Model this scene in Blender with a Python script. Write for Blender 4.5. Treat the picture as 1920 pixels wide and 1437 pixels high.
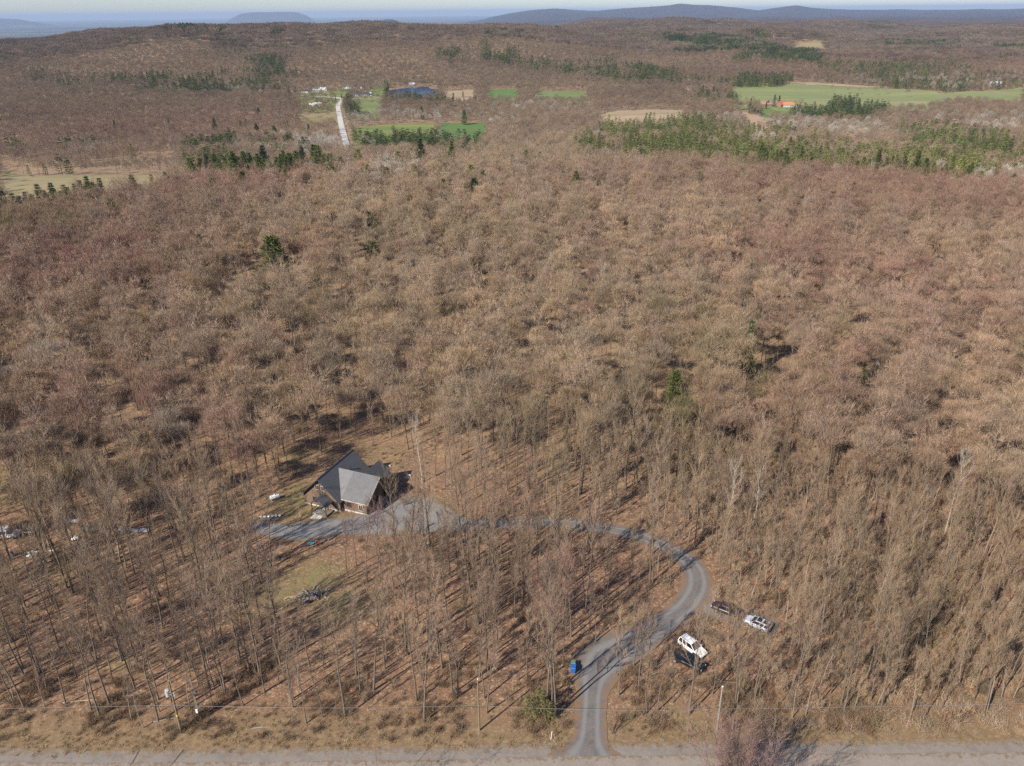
import bpy, math, random
import numpy as np
from mathutils import Matrix, Vector

R = math.radians
for o in list(bpy.data.objects):
    bpy.data.objects.remove(o)
scene = bpy.context.scene
COL = scene.collection

# ----------------------------------------------------------------- camera
F, CX, CY = 1507.0, 960.0, 718.5          # focal length and centre in photo pixels
PITCH, ROLL, H = R(24.8), R(0.6), 95.0
cam_data = bpy.data.cameras.new('camera')
cam = bpy.data.objects.new('camera', cam_data)
COL.objects.link(cam)
cam_data.sensor_fit = 'HORIZONTAL'
cam_data.sensor_width = 36.0
cam_data.lens = F / 1920 * 36
cam_data.clip_start, cam_data.clip_end = 1.0, 200000.0
_c, _s = math.cos(ROLL), math.sin(ROLL)
_right = Vector((1, 0, 0))
_up = Vector((0, math.sin(PITCH), math.cos(PITCH)))
_fwd = Vector((0, math.cos(PITCH), -math.sin(PITCH)))
_R, _U = _c * _right - _s * _up, _s * _right + _c * _up
m = Matrix.Identity(4)
for i in range(3):
    m[i][0], m[i][1], m[i][2] = _R[i], _U[i], -_fwd[i]
m[2][3] = H
cam.matrix_world = m
scene.camera = cam

# ----------------------------------------------------------------- light
SUN_EL, SUN_AZ = 37.0, 44.5                # shadows run forward and to the right, 44.5 deg from +Y
world = bpy.data.worlds.new('World')
scene.world = world
world.use_nodes = True
wn = world.node_tree
bg = wn.nodes['Background']
sky = wn.nodes.new('ShaderNodeTexSky')
sky.sky_type = 'NISHITA'
sky.sun_disc = False
sky.sun_elevation = R(SUN_EL)
sky.sun_rotation = R(180 + SUN_AZ)
sky.air_density, sky.dust_density, sky.ozone_density = 1.0, .4, 1.6
tnt = wn.nodes.new('ShaderNodeMix')
tnt.data_type, tnt.blend_type = 'RGBA', 'MULTIPLY'
tnt.inputs[0].default_value = 1.0
tnt.inputs[7].default_value = (.84, .95, 1.20, 1)
wn.links.new(sky.outputs[0], tnt.inputs[6])
wn.links.new(tnt.outputs[2], bg.inputs[0])
bg.inputs[1].default_value = 0.082
sun_data = bpy.data.lights.new('sun', 'SUN')
sun_data.energy = 5.0
sun_data.angle = R(0.53)
sun_data.color = (1.0, 0.93, 0.82)
sun = bpy.data.objects.new('sun', sun_data)
COL.objects.link(sun)
_ld = Vector((math.cos(R(SUN_EL)) * math.sin(R(SUN_AZ)), math.cos(R(SUN_EL)) * math.cos(R(SUN_AZ)), -math.sin(R(SUN_EL))))
sun.rotation_euler = _ld.to_track_quat('-Z', 'Y').to_euler()
scene.view_settings.view_transform = 'Standard'
scene.view_settings.look = 'None'
scene.view_settings.exposure = 0.68
scene.view_settings.gamma = 1.0
scene.view_settings.use_curve_mapping = False
scene.render.engine = 'CYCLES'
scene.cycles.max_bounces = 4
scene.cycles.diffuse_bounces = 2
scene.cycles.glossy_bounces = 2
scene.cycles.transmission_bounces = 2
scene.cycles.volume_bounces = 0
scene.cycles.use_denoising = False

# ----------------------------------------------------------------- numeric helpers
rng = np.random.default_rng(7)
random.seed(7)


def sm(a, b, x):
    t = np.clip((np.asarray(x, float) - a) / (b - a), 0, 1)
    return t * t * (3 - 2 * t)


def snoise(x, y, seed, wl, n=7):
    r = np.random.default_rng(seed)
    out = 0
    for _ in range(n):
        a, ph, k = r.uniform(0, 2 * np.pi), r.uniform(0, 2 * np.pi), 2 * np.pi / (wl * r.uniform(.55, 1.7))
        out = out + np.sin(k * (x * np.cos(a) + y * np.sin(a)) + ph)
    return out / math.sqrt(n) / 1.2


P_RIDGE = np.array([(-3000, -35), (-300, 5), (0, 12), (180, 30), (250, 38), (330, 51), (420, 48), (500, 44), (600, 44), (700, 48),
                    (800, 48), (900, 43), (1000, 31), (1100, 16), (1250, 0), (1500, -15), (2200, -18), (5000, -18)], float)
P_MTN = np.array([(850, -250), (900, -120), (960, 40), (1010, 110), (1050, 140), (1090, 96), (1130, 92), (1165, 120), (1200, 160), (1240, 178), (1280, 220), (1310, 190), (1335, 186),
                  (1380, 128), (1430, 62), (1470, 128), (1500, 156), (1530, 104), (1570, 62), (1650, 40), (1700, 30), (1800, 26), (1900, 34), (2100, 30), (5000, 0)], float)
P_LONE = np.array([(425, -1e3), (426, -250), (440, -60), (458, 110), (478, 172), (500, 182), (520, 172), (545, 178), (564, 160), (582, 20), (600, -250), (601, -1e3)], float)
P_LEFT = np.array([(-600, -250), (-200, 0), (0, 40), (40, 10), (75, -120), (110, -250)], float)


def horizon_px(x, y):
    yy = np.where(y > 1, y, 1)
    p = 960 + 1660 * x / yy
    return np.clip(np.where(y > 1, p, np.where(x < 0, -3000, 5000)), -3000, 5000)


def height(x, y):
    x, y = np.asarray(x, float), np.asarray(y, float)
    r = np.hypot(x, y)
    p = horizon_px(x, y)
    z = .28 * snoise(x, y, 1, 46) * sm(120, 220, r) + .06 * snoise(x, y, 2, 22)
    z = z + 2.2 * snoise(x, y, 3, 260) * sm(230, 520, r)
    z = z - 35 * sm(330, 1080, r)
    rough = sm(2100, 3600, r)
    # ridge that closes the valley on the left and centre
    crest = np.interp(p, P_RIDGE[:, 0], P_RIDGE[:, 1])
    up = sm(1480, 2650, r)
    z = z + (crest + 35) * up + 9 * snoise(x, y, 4, 430) * sm(1600, 2300, r) * (1 - sm(6000, 9000, r))
    # upland on the right, plain on the left
    rt = sm(820, 1150, p)
    upland = rt * (10 * sm(3000, 6500, r) + 15 * snoise(x, y, 5, 1500) * rough * (1 - sm(15000, 20000, r)) + 9 * snoise(x, y, 15, 700) * rough * (1 - sm(9000, 12000, r)))
    z = z + upland
    target = -250 + 4 * snoise(x, y, 6, 3000)
    fall = sm(2900, 7500, r) * (1 - rt)
    z = z * (1 - fall) + target * fall
    basin = sm(9000, 14000, r) * rt
    z = z * (1 - basin) + (-60 + 26 * snoise(x, y, 8, 2400)) * basin
    mt = np.interp(p, P_MTN[:, 0], P_MTN[:, 1]) + 13 * snoise(x, y, 9, 2600) + 10 * snoise(x, y, 19, 900)
    bump = sm(16500, 22000, r) * (1 - sm(23500, 31000, r))
    z = np.where(p > 850, np.maximum(z, z * (1 - bump) + mt * bump), z)
    z = np.where((r > 31000), z * (1 - sm(31000, 34000, r)) + -250 * sm(31000, 34000, r), z)
    b2 = sm(37500, 40000, r) * (1 - sm(41000, 45000, r))
    ln = np.maximum(np.interp(p, P_LONE[:, 0], P_LONE[:, 1]), np.interp(p, P_LEFT[:, 0], P_LEFT[:, 1]))
    z = np.where(p < 700, np.maximum(z, -250 + (ln + 250 + 5 * snoise(x, y, 10, 900)) * b2), z)
    b3 = np.exp(-((r - 14500) / 1600.) ** 2 - ((p - 735) / 46.) ** 2)
    return z + 255 * b3


def ray(px, py):
    x, y = (px - CX) / F, -(py - CY) / F
    x, y = _c * x + _s * y, -_s * x + _c * y
    return np.array([x, math.cos(PITCH) + y * math.sin(PITCH), -math.sin(PITCH) + y * math.cos(PITCH)])


_ts = np.concatenate([np.linspace(60, 2200, 1500), np.geomspace(2203, 60000, 1200)])


def at(px, py, dz=0.0):
    """point of the terrain (raised by dz) that is seen at a photo pixel"""
    d = ray(px, py)
    q = _ts[:, None] * d
    f = H + q[:, 2] - height(q[:, 0], q[:, 1]) - dz
    k = np.argmax(f < 0) if (f < 0).any() else len(f) - 1
    k = max(k, 1)
    a = f[k - 1] / (f[k - 1] - f[k] + 1e-9)
    t = _ts[k - 1] + a * (_ts[k] - _ts[k - 1])
    p = t * d
    return float(p[0]), float(p[1])


def ground(px, py, dz=0.0):
    x, y = at(px, py, dz)
    return Vector((x, y, float(height(x, y))))


def inside(poly, x, y):
    poly = np.asarray(poly, float)
    r = np.zeros(np.shape(x), bool)
    j = len(poly) - 1
    for i in range(len(poly)):
        xi, yi, xj, yj = *poly[i], *poly[j]
        if yi != yj:
            r ^= ((yi > y) != (yj > y)) & (x < (xj - xi) * (y - yi) / (yj - yi) + xi)
        j = i
    return r


def seg_dist(pts, x, y):
    d = np.full(np.shape(x), 1e9)
    for (x0, y0), (x1, y1) in zip(pts[:-1], pts[1:]):
        dx, dy = x1 - x0, y1 - y0
        t = np.clip(((x - x0) * dx + (y - y0) * dy) / (dx * dx + dy * dy + 1e-9), 0, 1)
        d = np.minimum(d, np.hypot(x - x0 - t * dx, y - y0 - t * dy))
    return d


def smooth_line(pts, n=6):
    """Catmull-Rom through rows of numbers"""
    p = np.asarray(pts, float)
    p = np.vstack([2 * p[0] - p[1], p, 2 * p[-1] - p[-2]])
    out = []
    for i in range(1, len(p) - 2):
        for k in range(n):
            t = k / n
            out.append(.5 * ((2 * p[i]) + (-p[i - 1] + p[i + 1]) * t + (2 * p[i - 1] - 5 * p[i] + 4 * p[i + 1] - p[i + 2]) * t * t + (-p[i - 1] + 3 * p[i] - 3 * p[i + 1] + p[i + 2]) * t ** 3))
    out.append(p[-2])
    return np.array(out)


# ----------------------------------------------------------------- materials
def mat(name, color=(.5, .5, .5), rough=.8, metal=0.0, spec=.3, noise=None, bump=0.0, coat=0.0):
    """noise = (scale, amount, second colour)"""
    mt = bpy.data.materials.new(name)
    mt.use_nodes = True
    nt = mt.node_tree
    b = nt.nodes['Principled BSDF']
    b.inputs['Base Color'].default_value = (*color, 1)
    b.inputs['Roughness'].default_value = rough
    b.inputs['Metallic'].default_value = metal
    b.inputs['Specular IOR Level'].default_value = spec
    b.inputs['Coat Weight'].default_value = coat
    if noise:
        tc = nt.nodes.new('ShaderNodeTexCoord')
        n = nt.nodes.new('ShaderNodeTexNoise')
        n.inputs['Scale'].default_value = noise[0]
        n.inputs['Detail'].default_value = 6
        nt.links.new(tc.outputs['Object'], n.inputs['Vector'])
        rp = nt.nodes.new('ShaderNodeMapRange')
        rp.inputs[1].default_value, rp.inputs[2].default_value = .35, .68
        rp.inputs[4].default_value = noise[1]
        nt.links.new(n.outputs[0], rp.inputs[0])
        mx = nt.nodes.new('ShaderNodeMix')
        mx.data_type = 'RGBA'
        nt.links.new(rp.outputs[0], mx.inputs[0])
        mx.inputs[6].default_value = (*color, 1)
        mx.inputs[7].default_value = (*noise[2], 1)
        nt.links.new(mx.outputs[2], b.inputs['Base Color'])
        if bump:
            bp = nt.nodes.new('ShaderNodeBump')
            bp.inputs['Strength'].default_value = bump
            nt.links.new(n.outputs[0], bp.inputs['Height'])
            nt.links.new(bp.outputs[0], b.inputs['Normal'])
    return mt


class NT:
    """small node-tree builder"""

    def __init__(s, name):
        s.m = bpy.data.materials.new(name)
        s.m.use_nodes = True
        s.t = s.m.node_tree
        s.b = s.t.nodes['Principled BSDF']
        s.b.inputs['Specular IOR Level'].default_value = .15
        s.b.inputs['Roughness'].default_value = .9
        s.pos = s.t.nodes.new('ShaderNodeNewGeometry').outputs['Position']

    def link(s, a, b):
        s.t.links.new(a, b)

    def put(s, v, sock):
        if hasattr(v, 'is_output'):
            s.link(v, sock)
        elif isinstance(v, tuple):
            sock.default_value = (*v, 1) if len(v) == 3 and len(sock.default_value) == 4 else v
        else:
            sock.default_value = v

    def noise(s, scale, detail=4, rough=.55, vec=None, stretch=None):
        n = s.t.nodes.new('ShaderNodeTexNoise')
        n.inputs['Scale'].default_value = scale
        n.inputs['Detail'].default_value = detail
        n.inputs['Roughness'].default_value = rough
        v = vec or s.pos
        if stretch:
            mp = s.t.nodes.new('ShaderNodeMapping')
            mp.inputs['Scale'].default_value = stretch
            s.link(v, mp.inputs[0])
            v = mp.outputs[0]
        s.link(v, n.inputs['Vector'])
        return n.outputs[0]

    def voronoi(s, scale, out='Color', vec=None):
        n = s.t.nodes.new('ShaderNodeTexVoronoi')
        n.inputs['Scale'].default_value = scale
        s.link(vec or s.pos, n.inputs['Vector'])
        return n.outputs[out]

    def rng(s, v, a, b, c=0.0, d=1.0):
        n = s.t.nodes.new('ShaderNodeMapRange')
        s.put(v, n.inputs[0])
        for i, q in enumerate((a, b, c, d)):
            n.inputs[i + 1].default_value = q
        return n.outputs[0]

    def mix(s, f, a, b, mode='MIX'):
        n = s.t.nodes.new('ShaderNodeMix')
        n.data_type = 'RGBA'
        n.blend_type = mode
        s.put(f, n.inputs[0])
        s.put(a, n.inputs[6])
        s.put(b, n.inputs[7])
        return n.outputs[2]

    def math(s, op, a, b=0.0, clamp=False):
        n = s.t.nodes.new('ShaderNodeMath')
        n.operation = op
        n.use_clamp = clamp
        s.put(a, n.inputs[0])
        s.put(b, n.inputs[1])
        return n.outputs[0]

    def attr(s, name, kind='GEOMETRY', out='Fac'):
        n = s.t.nodes.new('ShaderNodeAttribute')
        n.attribute_name = name
        n.attribute_type = kind
        return n.outputs[out]

    def bump(s, h, strength, dist=.1):
        n = s.t.nodes.new('ShaderNodeBump')
        n.inputs['Strength'].default_value = strength
        n.inputs['Distance'].default_value = dist
        s.link(h, n.inputs['Height'])
        s.link(n.outputs[0], s.b.inputs['Normal'])

    def color(s, c):
        s.put(c, s.b.inputs['Base Color'])
        return s.m


# ----------------------------------------------------------------- mesh helpers
def mesh(name, V, Fc, mats=(), mi=None, attrs=None, smooth=False):
    me = bpy.data.meshes.new(name)
    V = np.asarray(V, np.float32)
    me.from_pydata(V.tolist() if len(V) else [], [], Fc if isinstance(Fc, list) else Fc.tolist())
    for k in mats:
        me.materials.append(k)
    if mi is not None:
        me.polygons.foreach_set('material_index', np.asarray(mi, np.int32))
    if attrs:
        for k, v in attrs.items():
            v = np.asarray(v, np.float32)
            a = me.attributes.new(k, 'FLOAT', 'POINT')
            a.data.foreach_set('value', v)
    if smooth:
        me.polygons.foreach_set('use_smooth', np.ones(len(me.polygons), bool))
    me.update()
    return me


def link(name, me, parent=None, loc=None, **props):
    o = bpy.data.objects.new(name, me)
    COL.objects.link(o)
    if parent is not None:
        o.parent = parent
    if loc is not None:
        o.location = loc
    for k, v in props.items():
        o[k] = v
    return o


def thing(name, label, cat, loc=(0, 0, 0), rz=0.0, group=None):
    o = link(name, None, None, loc, label=label, category=cat)
    o.rotation_euler = (0, 0, rz)
    o.empty_display_size = .3
    if group:
        o['group'] = group
    return o


class MB:
    """collects simple solids into one mesh"""

    def __init__(s):
        s.V, s.F = [], []

    def add(s, V, Fc):
        k = len(s.V)
        s.V += [tuple(v) for v in V]
        s.F += [tuple(i + k for i in f) for f in Fc]
        return s

    def box(s, x0, x1, y0, y1, z0, z1, rot=0.0, c=None):
        V = [(x, y, z) for z in (z0, z1) for x, y in ((x0, y0), (x1, y0), (x1, y1), (x0, y1))]
        if rot:
            cx, cy = c if c else ((x0 + x1) / 2, (y0 + y1) / 2)
            ca, sa = math.cos(rot), math.sin(rot)
            V = [(cx + (x - cx) * ca - (y - cy) * sa, cy + (x - cx) * sa + (y - cy) * ca, z) for x, y, z in V]
        return s.add(V, [(3, 2, 1, 0), (4, 5, 6, 7), (0, 1, 5, 4), (1, 2, 6, 5), (2, 3, 7, 6), (3, 0, 4, 7)])

    def cyl(s, a, b, r0, r1=None, n=10, cap=True):
        a, b = Vector(a), Vector(b)
        r1 = r0 if r1 is None else r1
        q = (b - a).to_track_quat('Z', 'Y')
        V = []
        for p, r in ((a, r0), (b, r1)):
            for i in range(n):
                t = 2 * math.pi * i / n
                V.append(tuple(p + q @ Vector((r * math.cos(t), r * math.sin(t), 0))))
        Fc = [(i, (i + 1) % n, n + (i + 1) % n, n + i) for i in range(n)]
        if cap:
            Fc += [tuple(range(n - 1, -1, -1)), tuple(range(n, 2 * n))]
        return s.add(V, Fc)

    def loft(s, rings, cap=True):
        n = len(rings[0])
        V = [p for r in rings for p in r]
        Fc = []
        for k in range(len(rings) - 1):
            for i in range(n):
                j = (i + 1) % n
                Fc.append((k * n + i, k * n + j, (k + 1) * n + j, (k + 1) * n + i))
        if cap:
            Fc += [tuple(range(n - 1, -1, -1)), tuple(range((len(rings) - 1) * n, len(rings) * n))]
        return s.add(V, Fc)

    def slab(s, pts, t):
        """polygon thickened downwards"""
        n = len(pts)
        V = [tuple(p) for p in pts] + [(p[0], p[1], p[2] - t) for p in pts]
        return s.add(V, [tuple(range(n)), tuple(range(2 * n - 1, n - 1, -1))] + [(i, n + i, n + (i + 1) % n, (i + 1) % n) for i in range(n)])

    def lump(s, c, r, squash=1.0, n=8, k=5, seed=0, rough=.2):
        q = random.Random(seed)
        rings = []
        for j in range(1, k):
            ph = math.pi * j / k
            rings.append([(c[0] + r[0] * math.sin(ph) * math.cos(2 * math.pi * i / n) * (1 + q.uniform(-rough, rough)),
                           c[1] + r[1] * math.sin(ph) * math.sin(2 * math.pi * i / n) * (1 + q.uniform(-rough, rough)),
                           c[2] - r[2] * math.cos(ph) * (1 + q.uniform(-rough, rough) * .5)) for i in range(n)])
        return s.loft(rings)

    def build(s, name, material, parent=None, smooth=False, loc=None, **props):
        me = bpy.data.meshes.new(name)
        me.from_pydata(s.V, [], s.F)
        me.materials.append(material)
        if smooth:
            me.polygons.foreach_set('use_smooth', np.ones(len(me.polygons), bool))
        me.update()
        return link(name, me, parent, loc, **props)


# ----------------------------------------------------------------- the ground sheet
HOUSE_O, HOUSE_A = (-40.3, 143.7), math.atan2(-.385, .92)


def house_xy(u, v):
    return (HOUSE_O[0] + .9225 * u + .386 * v, HOUSE_O[1] - .386 * u + .9225 * v)


def make_ground():
    th = np.concatenate([np.arange(-180, -48, 6.0), np.arange(-48, 48.01, .2), np.arange(54, 180, 6.0)])
    th = np.radians(th)
    rr = np.concatenate([[1.5, 8, 18, 30, 42, 52], np.geomspace(60, 85000, 370)])
    A, Q = np.meshgrid(th, rr)
    X, Y = Q * np.sin(A), Q * np.cos(A)
    Z = height(X, Y)
    nt_, nr = len(th), len(rr)
    V = np.stack([X, Y, Z], -1).reshape(-1, 3)
    i = np.arange(nr - 1)[:, None] * nt_ + np.arange(nt_)[None, :]
    j = np.arange(nr - 1)[:, None] * nt_ + (np.arange(nt_)[None, :] + 1) % nt_
    Fc = np.stack([i, j, j + nt_, i + nt_], -1).reshape(-1, 4)
    x, y = V[:, 0], V[:, 1]
    g = np.zeros(len(V))
    for px, py, rad, a in ((590, 1085, 5.5, .95), (530, 1112, 5, .75), (640, 1135, 5, .7), (560, 930, 5, .9), (590, 960, 4, .8), (545, 955, 5, .7), (640, 975, 4, .6), (690, 960, 4, .3),
                           (40, 905, 7, 1.0), (90, 890, 6, .5), (560, 860, 5, .5), (680, 850, 6, .35), (1430, 850, 6, 1.1), (1230, 890, 2.5, .9), (820, 950, 4, .5),
                           (1190, 1165, 3, .6), (1280, 1350, 3, .6), (500, 1370, 4, .3), (100, 1380, 4, .2), (230, 1240, 3, .5), (540, 950, 6, .5), (1630, 1340, 5, .35), (120, 1060, 4, .5)):
        cx, cy = at(px, py)
        g = np.maximum(g, a * np.exp(-((x - cx) ** 2 + (y - cy) ** 2) / rad ** 2))
    verge = np.exp(-((y - 84.0) / 4.5) ** 2)
    return V, Fc, g, verge


def ground_material():
    n = NT('forest_floor')
    big = n.noise(.045, 3)
    clump = n.noise(.22, 5, .65)
    mid = n.noise(.9, 6, .7)
    fine = n.noise(3.6, 6, .75)
    speck = n.voronoi(3.2)
    c = n.mix(n.rng(clump, .36, .64), (.228, .128, .072), (.118, .072, .048))
    c = n.mix(n.rng(big, .42, .62, 0, .8), c, (.185, .100, .060))
    c = n.mix(n.rng(mid, .50, .66, 0, .7), c, (.315, .198, .115))
    c = n.mix(n.rng(mid, .46, .32, 0, .75), c, (.085, .054, .036))
    c = n.mix(n.rng(fine, .52, .66, 0, .75), c, (.375, .245, .150))
    c = n.mix(n.rng(fine, .46, .34, 0, .8), c, (.060, .040, .028))
    bw = n.t.nodes.new('ShaderNodeRGBToBW')
    n.link(speck, bw.inputs[0])
    c = n.mix(n.rng(bw.outputs[0], .70, .90, 0, .6), c, (.46, .32, .21))
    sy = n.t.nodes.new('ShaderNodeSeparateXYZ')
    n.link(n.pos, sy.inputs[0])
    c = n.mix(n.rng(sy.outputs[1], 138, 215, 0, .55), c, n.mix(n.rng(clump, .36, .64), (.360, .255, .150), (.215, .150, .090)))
    # moss and thin grass
    gm = n.noise(.8, 5, .65)
    gf = n.math('MULTIPLY', n.attr('green'), n.rng(gm, .36, .60, .08, 1.1), True)
    c = n.mix(gf, c, n.mix(n.rng(fine, .35, .65), (.108, .128, .040), (.235, .195, .090)))
    moss = n.rng(n.noise(.06, 4, .6), .60, .74, 0, .45)
    c = n.mix(moss, c, (.155, .125, .050))
    # dry grass beside the road
    vg = n.math('MULTIPLY', n.attr('verge'), n.rng(n.noise(1.1, 5, .7, stretch=(.5, 1, 1)), .3, .6, .3, 1), True)
    c = n.mix(vg, c, n.mix(n.rng(mid, .38, .62), (.275, .190, .105), (.135, .098, .052)))
    # far forest seen as one mass, and the farmed plain
    ln = n.t.nodes.new('ShaderNodeVectorMath')
    ln.operation = 'LENGTH'
    n.link(n.pos, ln.inputs[0])
    r = ln.outputs['Value']
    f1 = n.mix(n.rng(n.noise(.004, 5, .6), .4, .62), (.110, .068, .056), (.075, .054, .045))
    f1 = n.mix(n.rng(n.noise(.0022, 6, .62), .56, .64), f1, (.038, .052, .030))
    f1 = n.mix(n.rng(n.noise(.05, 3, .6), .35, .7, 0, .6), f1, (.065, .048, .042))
    f1 = n.mix(n.rng(r, 8000, 14000, 0, .75), f1, (.022, .022, .026))  # haze depth put into the colour: forest darkens with distance, so blue dominates
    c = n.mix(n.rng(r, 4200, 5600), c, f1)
    pl = n.voronoi(.0011)
    sp = n.t.nodes.new('ShaderNodeSeparateColor')
    n.link(pl, sp.inputs[0])
    fields = n.mix(n.rng(sp.outputs[0], .62, .66), (.034, .034, .032), n.mix(sp.outputs[1], (.11, .09, .06), (.08, .095, .045)))
    sx = n.t.nodes.new('ShaderNodeSeparateXYZ')
    n.link(n.pos, sx.inputs[0])
    c = n.mix(n.math('MULTIPLY', n.rng(sx.outputs[2], -190, -225), n.rng(r, 5600, 8000)), c, fields)
    n.bump(fine, .7, .15)
    return n.color(c)


V, Fc, green, verge = make_ground()
M_GROUND = ground_material()
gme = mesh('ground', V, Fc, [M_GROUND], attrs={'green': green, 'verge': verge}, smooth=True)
link('ground', gme, kind='structure', label='brown leaf-littered forest floor rising to far hills')


# ----------------------------------------------------------------- roads and clearings
def ribbon(name, line, widths, material, dz, across=9, wob=.25, label=None, flat=None):
    line = np.asarray(line, float)
    d = np.gradient(line, axis=0)
    d /= np.linalg.norm(d, axis=1)[:, None] + 1e-9
    nrm = np.stack([-d[:, 1], d[:, 0]], 1)
    vs = np.linspace(-1, 1, across)
    V, A, B = [], [], []
    s = np.concatenate([[0], np.cumsum(np.linalg.norm(np.diff(line, axis=0), axis=1))])
    for k, v in enumerate(vs):
        w = widths / 2 * v + wob * np.sign(v) * (abs(v) == 1) * snoise(s, s * 0 + v * 50, 31, 7)
        p = line + nrm * w[:, None]
        V.append(np.stack([p[:, 0], p[:, 1], height(p[:, 0], p[:, 1]) + dz], 1))
        A.append(np.full(len(line), abs(v)))
        B.append(np.full(len(line), v))
    n = len(line)
    V = np.concatenate(V)
    Fc = [((k + 1) * n + i, k * n + i, k * n + i + 1, (k + 1) * n + i + 1) for k in range(across - 1) for i in range(n - 1)]
    Fc = [f[::-1] for f in Fc]
    me = mesh(name, V, Fc, [material], attrs={'edge': np.concatenate(A), 'side': np.concatenate(B)}, smooth=True)
    o = link(name, me, kind='structure')
    if label:
        o['label'] = label
    return o


def gravel_material(name, a, b, dark, edge_to, tracks=True, edge0=.62):
    n = NT(name)
    fine = n.noise(4.5, 6, .75)
    mid = n.noise(.5, 4, .6)
    c = n.mix(n.rng(fine, .35, .65), a, b)
    c = n.mix(n.rng(mid, .45, .7, 0, .6), c, dark)
    c = n.mix(n.rng(n.noise(11, 3, .8), .58, .72, 0, .6), c, tuple(q * 1.45 for q in b))
    if tracks:
        t = n.math('ABSOLUTE', n.math('SUBTRACT', n.attr('edge'), .42))
        c = n.mix(n.rng(t, .04, .22, .75, .0), c, tuple(q * 1.22 for q in b))
        mid_strip = n.math('MULTIPLY', n.rng(n.attr('edge'), .05, .25, 1, 0), n.rng(n.noise(1.6, 4, .7), .45, .62, 0, .7))
        c = n.mix(n.math('MULTIPLY', mid_strip, .55), c, edge_to)
    e = n.math('ADD', n.attr('edge'), n.rng(n.noise(1.4, 5, .75), .25, .75, -.52, .52))
    c = n.mix(n.rng(e, edge0, 1.0), c, n.mix(fine, edge_to, tuple(q * .6 for q in edge_to)))
    n.bump(fine, .4, .05)
    return n.color(c)


LEAF = (.25, .15, .085)
M_DRIVE = gravel_material('drive_gravel', (.104, .099, .095), (.168, .160, .150), (.074, .071, .069), LEAF, True, .56)
M_ROAD = gravel_material('road_gravel', (.215, .180, .146), (.268, .228, .186), (.170, .144, .118), (.23, .165, .11), False, .86)
M_FARROAD = gravel_material('far_road_gravel', (.42, .39, .36), (.52, .48, .44), (.34, .31, .28), (.26, .22, .12), False, .8)

DRIVE_PX = [(1103, 1425, 12.0), (1104, 1406, 8.6), (1106, 1388, 5.6), (1108, 1350, 4.6), (1111, 1300, 4.6), (1116, 1264, 7.6), (1139, 1233, 10.4), (1200, 1198, 7.4), (1255, 1163, 5.6),
            (1292, 1130, 5.6), (1308, 1095, 5.6), (1298, 1062, 5.2), (1262, 1034, 4.6), (1200, 1006, 4.4), (1120, 990, 4.4), (1040, 981, 4.2), (950, 983, 4.4), (865, 985, 5.0)]
dl = smooth_line([(*at(a, b), w) for a, b, w in DRIVE_PX], 8)
DRIVE = dl[:, :2]
ribbon('driveway', dl[:, :2], dl[:, 2], M_DRIVE, .07, 11, .3, 'grey gravel driveway curving from the road up to the house')
PAD_PX = [(872, 984, 5), (820, 975, 10), (770, 966, 15), (720, 975, 12.5), (680, 984, 8.5), (630, 988, 7.2), (570, 996, 7), (520, 996, 5), (475, 985, 4)]
pl = smooth_line([(*at(a, b), w) for a, b, w in PAD_PX], 8)
PAD = pl[:, :2]
M_PAD = gravel_material('yard_gravel', (.165, .155, .145), (.235, .222, .205), (.125, .118, .112), (.21, .15, .085), False, .72)
ribbon('gravel_yard', pl[:, :2], pl[:, 2], M_PAD, .10, 11, .5, 'grey gravel yard in front of the log house')
SIDE_PX = [(1285, 1128, 5), (1340, 1142, 5.5), (1400, 1158, 5.5), (1455, 1180, 5)]
sl = smooth_line([(*at(a, b), w) for a, b, w in SIDE_PX], 6)
M_SPUR = gravel_material('spur_gravel', (.14, .125, .11), (.20, .175, .15), (.11, .095, .085), LEAF, False, .55)
ribbon('parking_spur', sl[:, :2], sl[:, 2], M_SPUR, .055, 9, .5, 'short leaf-strewn parking spur off the driveway')
ROAD_Y = 76.6
rl = np.stack([np.arange(-160, 161, 1.0), ROAD_Y + np.arange(-160, 161, 1.0) * .0 + .25 * np.sin(np.arange(-160, 161, 1.0) * .05)], 1)
ribbon('road_shoulder', rl + np.array([0, 1.7]), np.full(len(rl), 8.6), gravel_material('shoulder_gravel', (.180, .155, .132), (.240, .208, .178), (.135, .118, .102), (.235, .16, .09), False, .70), .05, 11, .3,
       'grey gravel shoulder beside the road')
ribbon('road', rl, np.full(len(rl), 7.2), M_ROAD, .11, 15, .12, 'pale tan gravel road along the bottom of the wood')
M_CRACK = mat('crack_seal', (.035, .033, .032), .7)
for a, b in (((262, 1407), (243, 1440)), ((344, 1407), (318, 1440))):
    p = np.linspace(at(*a), at(*b), 6)
    o = ribbon('road_crack', p, np.full(6, .075), M_CRACK, .125, 3, .01)
    o['label'] = 'dark sealed crack across the gravel road'

FARROAD_PX = [(520, 178), (600, 182), (640, 186), (634, 196), (636, 215), (641, 240), (648, 268), (655, 292), (648, 300), (622, 301), (590, 308), (540, 320)]
FARROAD_M = [at(*p) for p in FARROAD_PX]
fl = smooth_line([(*p, 7.5) for p in FARROAD_M], 14)
FARROAD = fl[:, :2]
ribbon('far_road', fl[:, :2], fl[:, 2], M_FARROAD, .55, 7, .2, 'straight pale road running away through the valley woods')


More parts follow.
